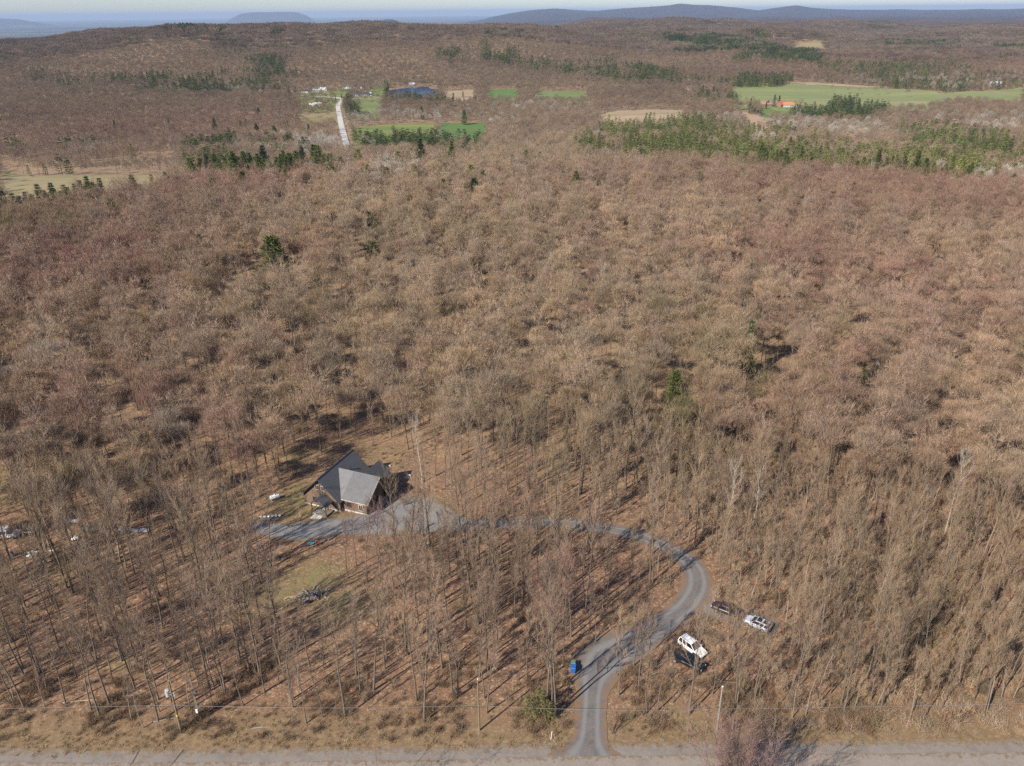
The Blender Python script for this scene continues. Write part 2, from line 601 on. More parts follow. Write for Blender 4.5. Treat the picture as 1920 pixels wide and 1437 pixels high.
def field_material(name, a, b, c3=None, stripe=0.0, ang=0.0):
    n = NT(name)
    mp = n.t.nodes.new('ShaderNodeMapping')
    mp.inputs['Rotation'].default_value = (0, 0, ang)
    mp.inputs['Scale'].default_value = (.06, 1, 1)
    n.link(n.pos, mp.inputs[0])
    s = n.noise(.06, 4, .6, vec=mp.outputs[0])
    c = n.mix(n.rng(s, .35, .65), a, b)
    if c3:
        c = n.mix(n.rng(n.noise(.020, 5, .65, vec=mp.outputs[0]), .48, .60, 0, .9), c, c3)
    return n.color(n.mix(n.rng(n.noise(.25, 4, .7), .4, .7, 0, .4), c, tuple(q * .7 for q in a)))


CLEAR = []


def field(name, far, near, material, label, dz=.5, step=5.0, clear=True, tall=14.0, kind='structure'):
    """far edge is seen on the ground; the near edge is seen over the tops of the trees in front"""
    poly = [at(*p) for p in far] + [at(*p, tall) for p in near]
    P = np.array(poly)
    if clear:
        CLEAR.append(P)
    x0, y0 = P.min(0) - step
    x1, y1 = P.max(0) + step
    step = max(step, (x1 - x0) / 260, (y1 - y0) / 260)
    xs, ys = np.arange(x0, x1, step), np.arange(y0, y1, step)
    X, Y = np.meshgrid(xs, ys)
    wob = snoise(X, Y, 77, 40) * step * .8
    C = inside(P, X + step / 2 + wob, Y + step / 2 + wob)
    nx = len(xs)
    idx = np.argwhere(C[:-1, :-1])
    Fc = [(r * nx + c, r * nx + c + 1, (r + 1) * nx + c + 1, (r + 1) * nx + c) for r, c in idx]
    V = np.stack([X, Y, height(X, Y) + dz], -1).reshape(-1, 3)
    used = np.unique(np.array(Fc))
    mp = -np.ones(len(V), int)
    mp[used] = np.arange(len(used))
    me = mesh(name, V[used], mp[np.array(Fc)], [material], smooth=True)
    o = link(name, me, kind=kind, label=label)
    return o


M_GRASS1 = field_material('meadow_green', (.115, .155, .045), (.160, .190, .065), (.235, .205, .10))
M_GRASS2 = field_material('lush_green', (.095, .150, .040), (.115, .172, .050))
M_GRASS3 = field_material('hay_green', (.17, .19, .055), (.24, .22, .085), (.12, .16, .04))
M_BIG = field_material('big_field_green', (.170, .195, .068), (.215, .225, .092), (.265, .240, .118))
M_TAN = field_material('stubble', (.30, .225, .135), (.36, .275, .175), (.26, .18, .10))
M_PLOUGH = field_material('plough', (.34, .225, .145), (.38, .26, .17))
M_OLD = field_material('old_pasture', (.255, .205, .100), (.305, .240, .130), (.195, .165, .070))
field('field', [(664, 240), (740, 233), (818, 231)], [(816, 250), (740, 253), (662, 254)], M_GRASS3, 'yellow-green hay field left of the bright green one')
field('field', [(822, 231), (905, 231), (911, 236)], [(910, 250), (824, 250)], M_GRASS2, 'bright lush green field beyond the dark conifers')
field('field', [(655, 203), (668, 188), (705, 184), (716, 187)], [(712, 203), (660, 208)], M_GRASS1, 'small green field beside the far straight road')
field('field', [(655, 178), (690, 170), (725, 150), (738, 155), (722, 172)], [(720, 176), (690, 182)], M_GRASS1, 'green lawn rising behind the valley houses left of the pond', tall=12)
field('field', [(555, 186), (562, 176), (600, 172), (650, 165), (668, 176)], [(640, 186), (600, 196), (560, 192)], M_GRASS3, 'rough yard grass around the valley farm buildings', tall=12)
field('field', [(560, 215), (640, 211)], [(640, 221), (560, 223)], M_OLD, 'narrow olive grass strip left of the far road')
field('field', [(830, 172), (890, 169)], [(890, 181), (836, 181)], M_TAN, 'tan stubble field right of the pond')
field('field', [(916, 169), (970, 168)], [(970, 177), (912, 178)], M_GRASS2, 'green field between tan stubble and the wood')
field('field', [(1008, 172), (1100, 171)], [(1100, 177), (1008, 178)], M_GRASS1, 'thin green field strip in the middle of the valley')
field('field', [(1122, 218), (1150, 209), (1240, 207), (1305, 209)], [(1270, 214), (1180, 222), (1130, 227)], M_TAN, 'long curved tan field above the conifer belt')
field('field', [(1376, 209), (1395, 211), (1440, 224)], [(1440, 231), (1410, 226)], M_PLOUGH, 'ploughed orange-brown field near the orange roofs')
field('field', [(1372, 165), (1385, 159), (1480, 155), (1600, 163), (1720, 169), (1770, 176), (1920, 165)], [(1920, 184), (1790, 181), (1740, 193), (1560, 196), (1500, 196), (1440, 188), (1372, 187)], M_BIG, 'wide pale green field across the right of the valley', step=8, tall=12)
field('field', [(1425, 203), (1460, 196), (1500, 198)], [(1490, 210), (1430, 210)], M_GRASS1, 'green lawn in front of the orange-roofed houses', tall=12)
field('field', [(1450, 154), (1560, 158), (1660, 165)], [(1640, 166), (1560, 162), (1460, 157)], M_TAN, 'thin tan reed strip along the far edge of the wide field', dz=.9, tall=0)
field('field', [(1455, 93), (1500, 82), (1545, 77), (1548, 88)], [(1560, 98), (1480, 97)], M_OLD, 'hillside pasture clearing on the right hill', tall=3, step=9, dz=1.2)
field('field', [(1548, 99), (1575, 96)], [(1572, 102), (1550, 104)], M_OLD, 'small grassy hill clearing below the pasture', tall=2, step=9, dz=1.2)
field('field', [(0, 322), (20, 325), (60, 331), (150, 330), (260, 331), (330, 322)], [(310, 331), (200, 348), (100, 362), (0, 380)], M_OLD, 'rough yellow meadow behind the hedge of cedars', tall=17)
CLEAR.append(np.array([at(0, 300), at(60, 318), at(160, 318), at(330, 290), at(330, 325), at(0, 330)]))   # low saplings only


def water():
    n = NT('pond_water')
    n.b.inputs['Roughness'].default_value = .22
    n.b.inputs['Specular IOR Level'].default_value = .5
    n.bump(n.noise(.35, 3), .25, .1)
    return n.color((.012, .030, .052))


field('pond', [(728, 171), (760, 166), (800, 164), (822, 169), (826, 172)], [(812, 176), (760, 177), (728, 176)], water(), 'dark blue pond beside the valley farm', dz=.8, step=3, tall=8)

# ----------------------------------------------------------------- tree shapes
M_BARK = None


def bark_material(name, a, b, scale=6):
    n = NT(name)
    tc = n.t.nodes.new('ShaderNodeTexCoord')
    oi = n.t.nodes.new('ShaderNodeObjectInfo')
    s = n.noise(scale, 4, .7, vec=tc.outputs['Object'], stretch=(1, 1, .25))
    c = n.mix(n.rng(s, .35, .65), a, b)
    c = n.mix(n.rng(oi.outputs['Random'], 0, 1, 0, .55), c, tuple(q * 1.5 for q in b))
    return n.color(c)


def twig_material():
    n = NT('twigs')
    oi = n.t.nodes.new('ShaderNodeObjectInfo')
    c = n.attr('tint', 'INSTANCER', 'Color')
    v = n.math('MULTIPLY', n.attr('tv'), n.rng(oi.outputs['Random'], 0, 1, .85, 1.15))
    mx = n.t.nodes.new('ShaderNodeVectorMath')
    mx.operation = 'SCALE'
    n.link(c, mx.inputs[0])
    n.link(v, mx.inputs['Scale'])
    return n.color(mx.outputs[0])


M_BARK = bark_material('grey_brown_bark', (.205, .162, .118), (.098, .078, .060))
M_BARKT = bark_material('tan_pole_bark', (.30, .235, .165), (.185, .145, .105))
M_BIRCH = bark_material('pale_birch_bark', (.46, .41, .34), (.32, .28, .23))
M_PINEBARK = bark_material('pine_bark', (.12, .085, .065), (.06, .045, .036))
M_TWIG = twig_material()


class TB:
    """tree builder: tubes go to list 0 (trunk) or 1 (crown)"""

    def __init__(s, seed):
        s.q = np.random.default_rng(seed)
        s.V = ([], [])
        s.F = ([], [])
        s.T = ([], [])
        s.n = [0, 0]

    def tube(s, w, path, rad, k, tv=1.0):
        path = np.asarray(path, float)
        n = len(path)
        d = np.gradient(path, axis=0)
        d /= np.linalg.norm(d, axis=1)[:, None] + 1e-9
        ref = np.array([.31, .95, .05])
        a = np.cross(d, ref)
        a /= np.linalg.norm(a, axis=1)[:, None] + 1e-9
        b = np.cross(d, a)
        t = 2 * np.pi * np.arange(k) / k
        V = path[:, None] + np.asarray(rad)[:, None, None] * (np.cos(t)[None, :, None] * a[:, None] + np.sin(t)[None, :, None] * b[:, None])
        V = V.reshape(-1, 3)
        o = s.n[w]
        s.V[w].append(V)
        s.T[w].append(np.full(len(V), tv))
        for i in range(n - 1):
            for j in range(k):
                j2 = (j + 1) % k
                s.F[w].append((o + i * k + j, o + i * k + j2, o + (i + 1) * k + j2, o + (i + 1) * k + j))
        s.n[w] += len(V)

    def cones(s, w, A, D, L, W, sides, tv=1.0):
        """many thin twigs at once: A starts, D directions, L lengths, W base width"""
        m = len(A)
        if m == 0:
            return
        ref = s.q.normal(size=(m, 3))
        a = np.cross(D, ref)
        a /= np.linalg.norm(a, axis=1)[:, None] + 1e-9
        b = np.cross(D, a)
        tip = A + D * L[:, None]
        if sides == 1:
            V = np.stack([A - a * W[:, None] / 2, A + a * W[:, None] / 2, tip], 1).reshape(-1, 3)
            Fc = (np.arange(m)[:, None] * 3 + np.arange(3)[None]) + s.n[w]
            per = 3
        else:
            c = [A + (a * math.cos(x) + b * math.sin(x)) * W[:, None] / 2 for x in (0, 2.094, 4.189)]
            V = np.stack(c + [tip], 1).reshape(-1, 3)
            base = np.arange(m)[:, None, None] * 4 + s.n[w]
            Fc = (base + np.array([[0, 1, 3], [1, 2, 3], [2, 0, 3]])[None]).reshape(-1, 3)
            per = 4
        s.V[w].append(V)
        t = np.full((m, per), 1.0) * tv * s.q.uniform(.8, 1.2, (m, 1))
        s.T[w].append(t.reshape(-1))
        s.F[w].extend(tuple(f) for f in Fc.tolist())
        s.n[w] += len(V)

    def arrays(s, w):
        return np.concatenate(s.V[w]), s.F[w], np.concatenate(s.T[w])


def rot_dir(q, d, ang, up=0.0):
    """directions at an angle from d with random azimuth; d (m,3)"""
    m = len(d)
    r = q.normal(size=(m, 3))
    a = np.cross(d, r)
    a /= np.linalg.norm(a, axis=1)[:, None] + 1e-9
    o = d * np.cos(ang)[:, None] + a * np.sin(ang)[:, None]
    o[:, 2] += up
    return o / (np.linalg.norm(o, axis=1)[:, None] + 1e-9)


def bare_tree(seed, Ht, cr, start=.45, nl=13, nb=7, ntw=14, tw=.04, sides=3, trunk_r=None, ksides=(7, 4, 3), ascend=(58, 18), fork=False, twl=(.6, 1.3), limb_part=0, nseg=8, lift=0.0):
    """leafless hardwood: trunk, ascending limbs, branches, twigs"""
    b = TB(seed)
    q = b.q
    tr = trunk_r or Ht * .0062 + .025
    ts = np.linspace(0, 1, nseg + 1)
    wob = np.cumsum(q.normal(0, .012 * Ht, (nseg + 1, 2)), 0) * np.linspace(0, 1, nseg + 1)[:, None]
    trunk = np.column_stack([wob[:, 0], wob[:, 1], ts * Ht * .96])
    rad = tr * (1 - ts) ** .8 + .012
    rad[0] *= 1.25
    b.tube(0, trunk, rad, ksides[0])
    specs = []
    for i in range(nl):
        t = start + (.95 - start) * ((i + q.uniform(0, .9)) / nl) ** .85
        specs.append((t, i * 2.4 + q.uniform(-.5, .5)))
    BA, BD, BL = [], [], []
    for t, az in specs:
        base = np.array([np.interp(t, ts, trunk[:, k]) for k in range(3)])
        u = (t - start) / (1 - start)
        ang = math.radians(ascend[0] + (ascend[1] - ascend[0]) * u + q.uniform(-9, 9))
        prof = math.sqrt(max(.08, 1 - ((u - .25) / .9) ** 2))
        L = cr * prof * q.uniform(.8, 1.25) / max(.55, math.sin(ang) + .25)
        d = np.array([math.cos(az) * math.sin(ang), math.sin(az) * math.sin(ang), math.cos(ang)])
        pts = [base]
        step = L / 4
        for k in range(4):
            d = d + np.array([q.normal(0, .12), q.normal(0, .12), .10 + q.normal(0, .07)])
            d /= np.linalg.norm(d)
            pts.append(pts[-1] + d * step)
        pts = np.array(pts)
        r0 = min(tr * .55 * (1 - t * .55), L * .022 + .01)
        b.tube(limb_part, pts, r0 * np.linspace(1, .25, 5), ksides[1])
        for j in range(nb):
            s = .22 + .78 * (j + q.uniform(0, 1)) / nb
            p = np.array([np.interp(s * 4, range(5), pts[:, k]) for k in range(3)])
            k = min(3, int(s * 4))
            dd = pts[k + 1] - pts[k]
            dd /= np.linalg.norm(dd)
            d2 = rot_dir(q, dd[None], np.array([math.radians(q.uniform(25, 60) - 12 * lift)]), .22 + .2 * lift)[0]
            L2 = L * q.uniform(.28, .5) * (1.15 - .6 * s) + .4
            p2 = p + d2 * L2 * .5
            d3 = d2 + np.array([q.normal(0, .15), q.normal(0, .15), .15])
            d3 /= np.linalg.norm(d3)
            p3 = p2 + d3 * L2 * .5
            if ksides[2]:
                b.tube(1, [p, p2, p3], np.array([1, .7, .3]) * max(tw * .8, r0 * .34), ksides[2], .85)
            m = ntw
            w_ = q.uniform(.1, 1, m)
            A = np.where((w_ < .5)[:, None], p + (p2 - p) * (w_ * 2)[:, None], p2 + (p3 - p2) * ((w_ - .5) * 2)[:, None])
            D = rot_dir(q, np.repeat(d3[None], m, 0), np.radians(q.uniform(15, 62, m) * (1 - .3 * lift)), .15 + .3 * lift)
            BA.append(A)
            BD.append(D)
            BL.append(q.uniform(*twl, m) * (.8 + .06 * cr))
    A, D, L = np.concatenate(BA), np.concatenate(BD), np.concatenate(BL)
    b.cones(1, A, D, L, np.full(len(A), tw) * q.uniform(.7, 1.3, len(A)), sides)
    return b


def far_tree(b, x, y, Ht, cr, n, w, L, tv, trunk=True, start=.4):
    """distant hardwood crown: a dome of short twig sprays on a trunk"""
    q = b.q
    if trunk:
        b.tube(0, [(x, y, 0), (x + q.normal(0, .3), y + q.normal(0, .3), Ht * .75)], [.011 * Ht, .006 * Ht], 3, 1)
    u = q.normal(size=(n, 3))
    u /= np.linalg.norm(u, axis=1)[:, None]
    u[:, 2] = np.abs(u[:, 2]) * 1.1 - .35
    rr = q.uniform(.25, 1, n) ** .45
    hc = Ht * (1 - start) * .62
    A = np.column_stack([x + u[:, 0] * rr * cr, y + u[:, 1] * rr * cr, Ht * start + hc * .55 + u[:, 2] * rr * hc])
    D = u * .7 + q.normal(0, .35, (n, 3))
    D[:, 2] += .75
    D /= np.linalg.norm(D, axis=1)[:, None]
    b.cones(1, A, D, q.uniform(.7, 1.3, n) * L, np.full(n, w) * q.uniform(.6, 1.4, n), 1, tv)


def dome(b, Ht, cr, clumps=18, per=230, w=.036):
    """the fine twigs of a broad crown, gathered in rounded clumps"""
    q = b.q
    for i in range(clumps):
        u = q.normal(size=3)
        u /= np.linalg.norm(u)
        u[2] = abs(u[2]) * 1.05 - .18
        f = q.uniform(.55, .78)
        c = np.array([cr * f * u[0], cr * f * u[1], Ht * .70 + Ht * .27 * f * u[2]])
        rc = cr * q.uniform(.30, .46)
        v = q.normal(size=(per, 3))
        v /= np.linalg.norm(v, axis=1)[:, None]
        v[:, 2] = np.abs(v[:, 2]) - .25
        A = c + v * rc * (q.uniform(.12, 1, per) ** .5)[:, None] * np.array([1, 1, .8])
        D = v * .45 + q.normal(0, .28, (per, 3))
        D[:, 2] += 1.0
        D /= np.linalg.norm(D, axis=1)[:, None]
        b.cones(1, A, D, q.uniform(.7, 1.5, per), np.full(per, w), 1, q.uniform(.85, 1.15))


def conifer(seed, Ht, cr, layers, boughs, blades, kind='pine', w=.25, start=.12, b=None, x=0, y=0, tv=1.0, trunk=True):
    b = b or TB(seed)
    q = b.q
    if trunk:
        b.tube(0, [(x, y, 0), (x + q.normal(0, .1), y, Ht * .5), (x, y, Ht * .97)], [Ht * .013, Ht * .009, .02], 5 if layers > 8 else 3)
    A, D, L = [], [], []
    for i in range(layers):
        u = (i + q.uniform(0, .6)) / layers
        z = Ht * (start + (1 - start) * u)
        if kind == 'pine':
            rad = cr * (.55 + .45 * math.sin(math.pi * min(1, .25 + u * .9))) * (1 - u ** 2.2) ** .8 * q.uniform(.75, 1.15) + .25
        else:
            rad = cr * (1 - u) ** .85 * q.uniform(.85, 1.12) + .18
        az0 = q.uniform(0, 6.28)
        for j in range(boughs):
            az = az0 + 2 * math.pi * j / boughs + q.uniform(-.3, .3)
            rl = rad * q.uniform(.7, 1.15)
            tilt = (.22 if kind == 'pine' else -.18) + .45 * u
            d = np.array([math.cos(az), math.sin(az), tilt])
            s = np.sqrt(q.uniform(.05, 1, blades))
            p = np.array([x, y, z]) + d[None] * (rl * s)[:, None] + q.normal(0, .05 * cr, (blades, 3))
            dd = d[None] * .8 + q.normal(0, .55, (blades, 3))
            dd[:, 2] += .25 if kind == 'pine' else -.15
            dd /= np.linalg.norm(dd, axis=1)[:, None]
            A.append(p)
            D.append(dd)
            L.append(np.full(blades, .30 * cr * .8 + .25) * q.uniform(.6, 1.3, blades))
    A, D, L = np.concatenate(A), np.concatenate(D), np.concatenate(L)
    b.cones(1, A, D, L, np.full(len(A), w) * q.uniform(.7, 1.4, len(A)), 1, tv)
    return b


def split_meshes(name, b, bark, leaf):
    Vt, Ft, Tt = b.arrays(0)
    Vc, Fc_, Tc = b.arrays(1)
    return mesh(name + '_trunk', Vt, Ft, [bark], attrs={'tv': Tt}, smooth=True), mesh(name + '_crown', Vc, Fc_, [leaf], attrs={'tv': Tc})


def joined_mesh(name, b, bark, leaf):
    V1, F1, T1 = b.arrays(1)
    if b.n[0]:
        V0, F0, T0 = b.arrays(0)
    else:
        V0, F0, T0 = np.zeros((0, 3)), [], np.zeros(0)
    k = len(V0)
    Fa = list(F0) + [tuple(i + k for i in f) for f in F1]
    return mesh(name, np.vstack([V0, V1]), Fa, [bark, leaf], [0] * len(F0) + [1] * len(F1), {'tv': np.concatenate([T0, T1])})


# templates
NEAR, NEARJ, PALES = [], [], []
for k, a in enumerate([dict(Ht=19, cr=3.6, start=.46, nl=13), dict(Ht=17, cr=3.0, start=.42, nl=12), dict(Ht=20, cr=4.0, start=.50, nl=14), dict(Ht=15, cr=2.3, start=.38, nl=11, ntw=11),
                       dict(Ht=18, cr=4.4, start=.40, nl=13, nb=8), dict(Ht=16, cr=2.6, start=.5, nl=11), dict(Ht=13, cr=1.9, start=.33, nl=10, ntw=10), dict(Ht=21, cr=3.4, start=.55, nl=13)]):
    a['ntw'] = 10
    a['cr'] *= .78
    a['start'] -= .05
    b = bare_tree(100 + k, lift=1.0, ascend=(50, 12), tw=.018, twl=(.7, 1.5), **a)
    NEAR.append(split_meshes('bare_tree', b, M_BARK, M_TWIG))
    NEARJ.append(joined_mesh('bare_tree', b, M_BARK, M_TWIG))
    if k in (1, 3, 5, 6):
        PALES.append((split_meshes('pole_tree', b, M_BARKT, M_TWIG), joined_mesh('pole_tree', b, M_BARKT, M_TWIG)))
NEAR += [p[0] for p in PALES]
NEARJ += [p[1] for p in PALES]
MIDJ = []
for k, a in enumerate([dict(Ht=18, cr=4.9), dict(Ht=17, cr=4.1), dict(Ht=19, cr=6.0), dict(Ht=15, cr=3.7), dict(Ht=17, cr=5.3, start=.46), dict(Ht=20, cr=4.6)]):
    a['start'] = a.get('start', .5) + .02
    b = bare_tree(200 + k, nl=12, nb=6, ntw=9, tw=.05, sides=1, ksides=(4, 3, 0), twl=(.9, 1.6), nseg=4, ascend=(70, 20), **a)
    dome(b, a['Ht'], a['cr'])
    MIDJ.append(joined_mesh('bare_tree_mid', b, M_BARK, M_TWIG))
FARJ = []
for k, (h, c) in enumerate([(18, 5.0), (17, 4.3), (19, 5.4), (16, 3.8), (18, 4.8), (20, 5.0)]):
    b = TB(300 + k)
    far_tree(b, 0, 0, h, c, 620, .10, 1.6, 1.0)
    FARJ.append(joined_mesh('bare_tree_far', b, M_BARK, M_TWIG))
PATCHJ = []
for k in range(6):
    b = TB(400 + k)
    for i in range(13):
        x, y = (i % 4 - 1.5) * 7.2 + b.q.normal(0, 1.4), (i // 4 - 1.5) * 7.6 + b.q.normal(0, 1.4)
        far_tree(b, x, y, b.q.uniform(14, 20), b.q.uniform(3.8, 5.4), 150, .27, 2.2, b.q.uniform(.7, 1.3), True)
    PATCHJ.append(joined_mesh('bare_trees_far_off', b, M_BARK, M_TWIG))
PINE, SPRUCE = [], []
for k, (h, c) in enumerate([(19, 4.2), (17, 3.6), (21, 4.0), (15, 3.4)]):
    PINE.append(split_meshes('pine_tree', conifer(500 + k, h, c, 14, 8, 26, 'pine', .26, .08), M_PINEBARK, M_TWIG))
for k, (h, c) in enumerate([(16, 2.7), (14, 2.4), (18, 2.9)]):
    SPRUCE.append(split_meshes('spruce_tree', conifer(520 + k, h, c, 16, 8, 16, 'spruce', .24, .05), M_PINEBARK, M_TWIG))
CONFJ = [joined_mesh('conifer_far', conifer(540 + k, h, c, 9, 6, 5, kd, .5, .08), M_PINEBARK, M_TWIG) for k, (h, c, kd) in enumerate([(17, 3.6, 'pine'), (15, 2.8, 'spruce'), (19, 3.6, 'pine'), (13, 2.6, 'spruce')])]
CPATCHJ = []
for k in range(4):
    b = TB(560 + k)
    for i in range(11):
        x, y = (i % 4 - 1.5) * 7.0 + b.q.normal(0, 1.5), (i // 4 - 1.2) * 7.5 + b.q.normal(0, 1.5)
        conifer(0, b.q.uniform(13, 21), b.q.uniform(3.2, 4.6), 7, 6, 6, 'spruce' if i % 2 else 'pine', .7, .08, b, x, y, b.q.uniform(.7, 1.3))
    CPATCHJ.append(joined_mesh('conifers_far_off', b, M_PINEBARK, M_TWIG))
SHRUB = []
for k in range(4):
    b = TB(600 + k)
    n = 60
    az = b.q.uniform(0, 6.28, n)
    an = np.radians(b.q.uniform(5, 42, n))
    D = np.column_stack([np.cos(az) * np.sin(an), np.sin(az) * np.sin(an), np.cos(an)])
    A = np.column_stack([b.q.normal(0, .25, n), b.q.normal(0, .25, n), np.zeros(n)])
    L = b.q.uniform(.6, 1.8, n)
    b.cones(1, A, D, L, np.full(n, .03), 1)
    A2 = np.repeat(A + D * (L * .5)[:, None], 3, 0)
    b.cones(1, A2, rot_dir(b.q, np.repeat(D, 3, 0), np.radians(b.q.uniform(20, 50, 3 * n)), .1), b.q.uniform(.3, .8, 3 * n), np.full(3 * n, .025), 1)
    SHRUB.append(joined_mesh('low_shrub', b, M_BARK, M_TWIG))
GRASS = []
for k in range(3):
    b = TB(620 + k)
    n = 46
    az = b.q.uniform(0, 6.28, n)
    an = np.radians(b.q.uniform(5, 65, n))
    D = np.column_stack([np.cos(az) * np.sin(an), np.sin(az) * np.sin(an), np.cos(an)])
    b.cones(1, np.column_stack([b.q.normal(0, .3, n), b.q.normal(0, .3, n), np.zeros(n)]), D, b.q.uniform(.25, .65, n), np.full(n, .05), 1)
    GRASS.append(joined_mesh('grass_tuft', b, M_BARK, M_TWIG))


# ----------------------------------------------------------------- scattering
def scatter(name, templates, P, rz, scl, idx, tint, label, tilt=None):
    """one object of stuff whose points carry copies of the shapes"""
    n = len(P)
    col = bpy.data.collections.new(name + '_shapes')
    for i, t in enumerate(templates):
        col.objects.link(bpy.data.objects.new('%s_shape_%02d' % (name, i), t))
    me = bpy.data.meshes.new(name)
    me.vertices.add(n)
    me.vertices.foreach_set('co', np.asarray(P, np.float32).ravel())
    rot = np.zeros((n, 3), np.float32)
    rot[:, 2] = rz
    if tilt is not None:
        rot[:, :2] = tilt
    scl = np.asarray(scl, np.float32)
    if scl.ndim == 1:
        scl = np.repeat(scl[:, None], 3, 1)
    for nm, ty, key, v in (('rot', 'FLOAT_VECTOR', 'vector', rot), ('scl', 'FLOAT_VECTOR', 'vector', scl), ('tint', 'FLOAT_COLOR', 'color', np.column_stack([tint, np.ones(n)]))):
        a = me.attributes.new(nm, ty, 'POINT')
        a.data.foreach_set(key, np.asarray(v, np.float32).ravel())
    a = me.attributes.new('idx', 'INT', 'POINT')
    a.data.foreach_set('value', np.asarray(idx, np.int32))
    o = link(name, me, kind='stuff', label=label)
    g = bpy.data.node_groups.new(name, 'GeometryNodeTree')
    g.interface.new_socket('Geometry', in_out='INPUT', socket_type='NodeSocketGeometry')
    g.interface.new_socket('Geometry', in_out='OUTPUT', socket_type='NodeSocketGeometry')
    N = g.nodes
    gi, go = N.new('NodeGroupInput'), N.new('NodeGroupOutput')
    ip, ci = N.new('GeometryNodeInstanceOnPoints'), N.new('GeometryNodeCollectionInfo')
    ci.inputs['Collection'].default_value = col
    ci.inputs['Separate Children'].default_value = True
    ci.inputs['Reset Children'].default_value = True

    def attr(nm, ty):
        k = N.new('GeometryNodeInputNamedAttribute')
        k.data_type = ty
        k.inputs['Name'].default_value = nm
        return k.outputs['Attribute']
    e = N.new('FunctionNodeEulerToRotation')
    g.links.new(attr('rot', 'FLOAT_VECTOR'), e.inputs[0])
    g.links.new(gi.outputs[0], ip.inputs['Points'])
    g.links.new(ci.outputs[0], ip.inputs['Instance'])
    ip.inputs['Pick Instance'].default_value = True
    g.links.new(attr('idx', 'INT'), ip.inputs['Instance Index'])
    g.links.new(e.outputs[0], ip.inputs['Rotation'])
    g.links.new(attr('scl', 'FLOAT_VECTOR'), ip.inputs['Scale'])
    g.links.new(ip.outputs[0], go.inputs[0])
    md = o.modifiers.new('scatter', 'NODES')
    md.node_group = g
    return o


def jgrid(rmin, rmax, cell, px0=-140, px1=2060, ymin=None, seed=1):
    """jittered grid of points in the wedge that the valley view covers"""
    q = np.random.default_rng(seed)
    s0, s1 = (px0 - 960) / 1660, (px1 - 960) / 1660
    xm = rmax * max(abs(s0), abs(s1))
    xs, ys = np.arange(-xm, xm, cell), np.arange(max(rmin * .7, 1), rmax, cell)
    X, Y = np.meshgrid(xs, ys)
    X = X + q.uniform(-.48, .48, X.shape) * cell
    Y = Y + q.uniform(-.48, .48, Y.shape) * cell
    X, Y = X.ravel(), Y.ravel()
    rr = np.hypot(X, Y)
    p = 960 + 1660 * X / Y
    k = (rr >= rmin) & (rr < rmax) & (p > px0) & (p < px1)
    return X[k], Y[k]


HOUSE_POLY = [house_xy(-6.5, -4.5), house_xy(12.5, -2), house_xy(12.5, 14), house_xy(-6.5, 14)]
LAWN_C = at(585, 1105)
THIN = np.array([at(*p) for p in ((985, 1010), (1060, 1006), (1180, 1020), (1260, 1060), (1230, 1120), (1090, 1110), (1000, 1060))])
OPEN = [np.array([at(*p) for p in P]) for P in ([(470, 1015), (500, 930), (560, 890), (600, 850), (700, 838), (790, 880), (850, 955), (770, 1035), (700, 1150), (600, 1130), (530, 1060)],
                                                [(1225, 1190), (1345, 1185), (1365, 1345), (1235, 1330)], [(1375, 1140), (1465, 1150), (1480, 1285), (1390, 1275)], [(1310, 1120), (1400, 1130), (1400, 1190), (1320, 1190)],
                                                [(510, 1050), (690, 1050), (715, 1235), (540, 1265)], [(0, 975), (70, 975), (70, 1050), (0, 1050)], [(1055, 1240), (1095, 1240), (1100, 1320), (1050, 1320)])]


def cleared(x, y, margin=0.0):
    bad = np.zeros(np.shape(x), bool)
    for P in CLEAR:
        lo, hi = P.min(0) - 20, P.max(0) + 20
        k = (x > lo[0]) & (x < hi[0]) & (y > lo[1]) & (y < hi[1])
        if k.any():
            b = np.zeros(np.shape(x), bool)
            b[k] = inside(P, x[k], y[k])
            bad |= b
    bad |= seg_dist(FARROAD[::4], x, y) < 8
    return bad


def near_cleared(x, y):
    bad = y < 87 + 1.5 * snoise(x, y, 40, 15)
    bad |= seg_dist(DRIVE[::3], x, y) < 3.6
    bad |= seg_dist(PAD[::3], x, y) < 5.0
    bad |= seg_dist(sl[:, :2], x, y) < 2.6
    bad |= inside(HOUSE_POLY, x, y)
    for P in OPEN:
        bad |= inside(P, x, y)
    t = (x - LAWN_C[0]) * -.70 + (y - LAWN_C[1]) * -.714            # keeps the morning sun on the brush pile
    w = (x - LAWN_C[0]) * .714 + (y - LAWN_C[1]) * -.70
    bad |= (t > 0) & (t < 24) & (np.abs(w + 4) < 4.0)
    thin = inside(THIN, x, y)
    bad |= thin & (snoise(x, y, 48, 5.5) > -.15)
    bad |= ((x - LAWN_C[0]) / 9.5) ** 2 + ((y - LAWN_C[1]) / 8.5) ** 2 < 1
    return bad


RED, TAN, GREY, PURP, OLIVE, PALE = (np.array(c) for c in ((.245, .138, .105), (.340, .238, .145), (.262, .197, .140), (.246, .173, .122), (.190, .155, .078), (.45, .40, .33)))
RED_BLOBS = [(at(a, b, 12), r, w) for a, b, r, w in ((90, 500, 60, .9), (60, 440, 60, .7), (590, 470, 14, .9), (160, 745, 16, .9), (300, 760, 14, .7), (430, 830, 9, .9), (1450, 740, 14, 1), (1400, 760, 12, .8), (1600, 690, 22, .6),
                                                   (1680, 800, 22, .5), (1480, 480, 40, .8), (1600, 510, 50, .7), (1750, 560, 60, .6), (1180, 1150, 6, .5), (1040, 1090, 7, .9), (960, 950, 8, .7), (700, 1010, 8, .6), (770, 1000, 7, .6),
                                                   (1150, 960, 6, .5), (430, 345, 60, .9), (330, 360, 60, .8), (1700, 345, 150, .9), (1850, 350, 120, .8), (300, 230, 250, .7), (150, 250, 200, .5), (1700, 130, 500, .5), (640, 800, 7, .6))]
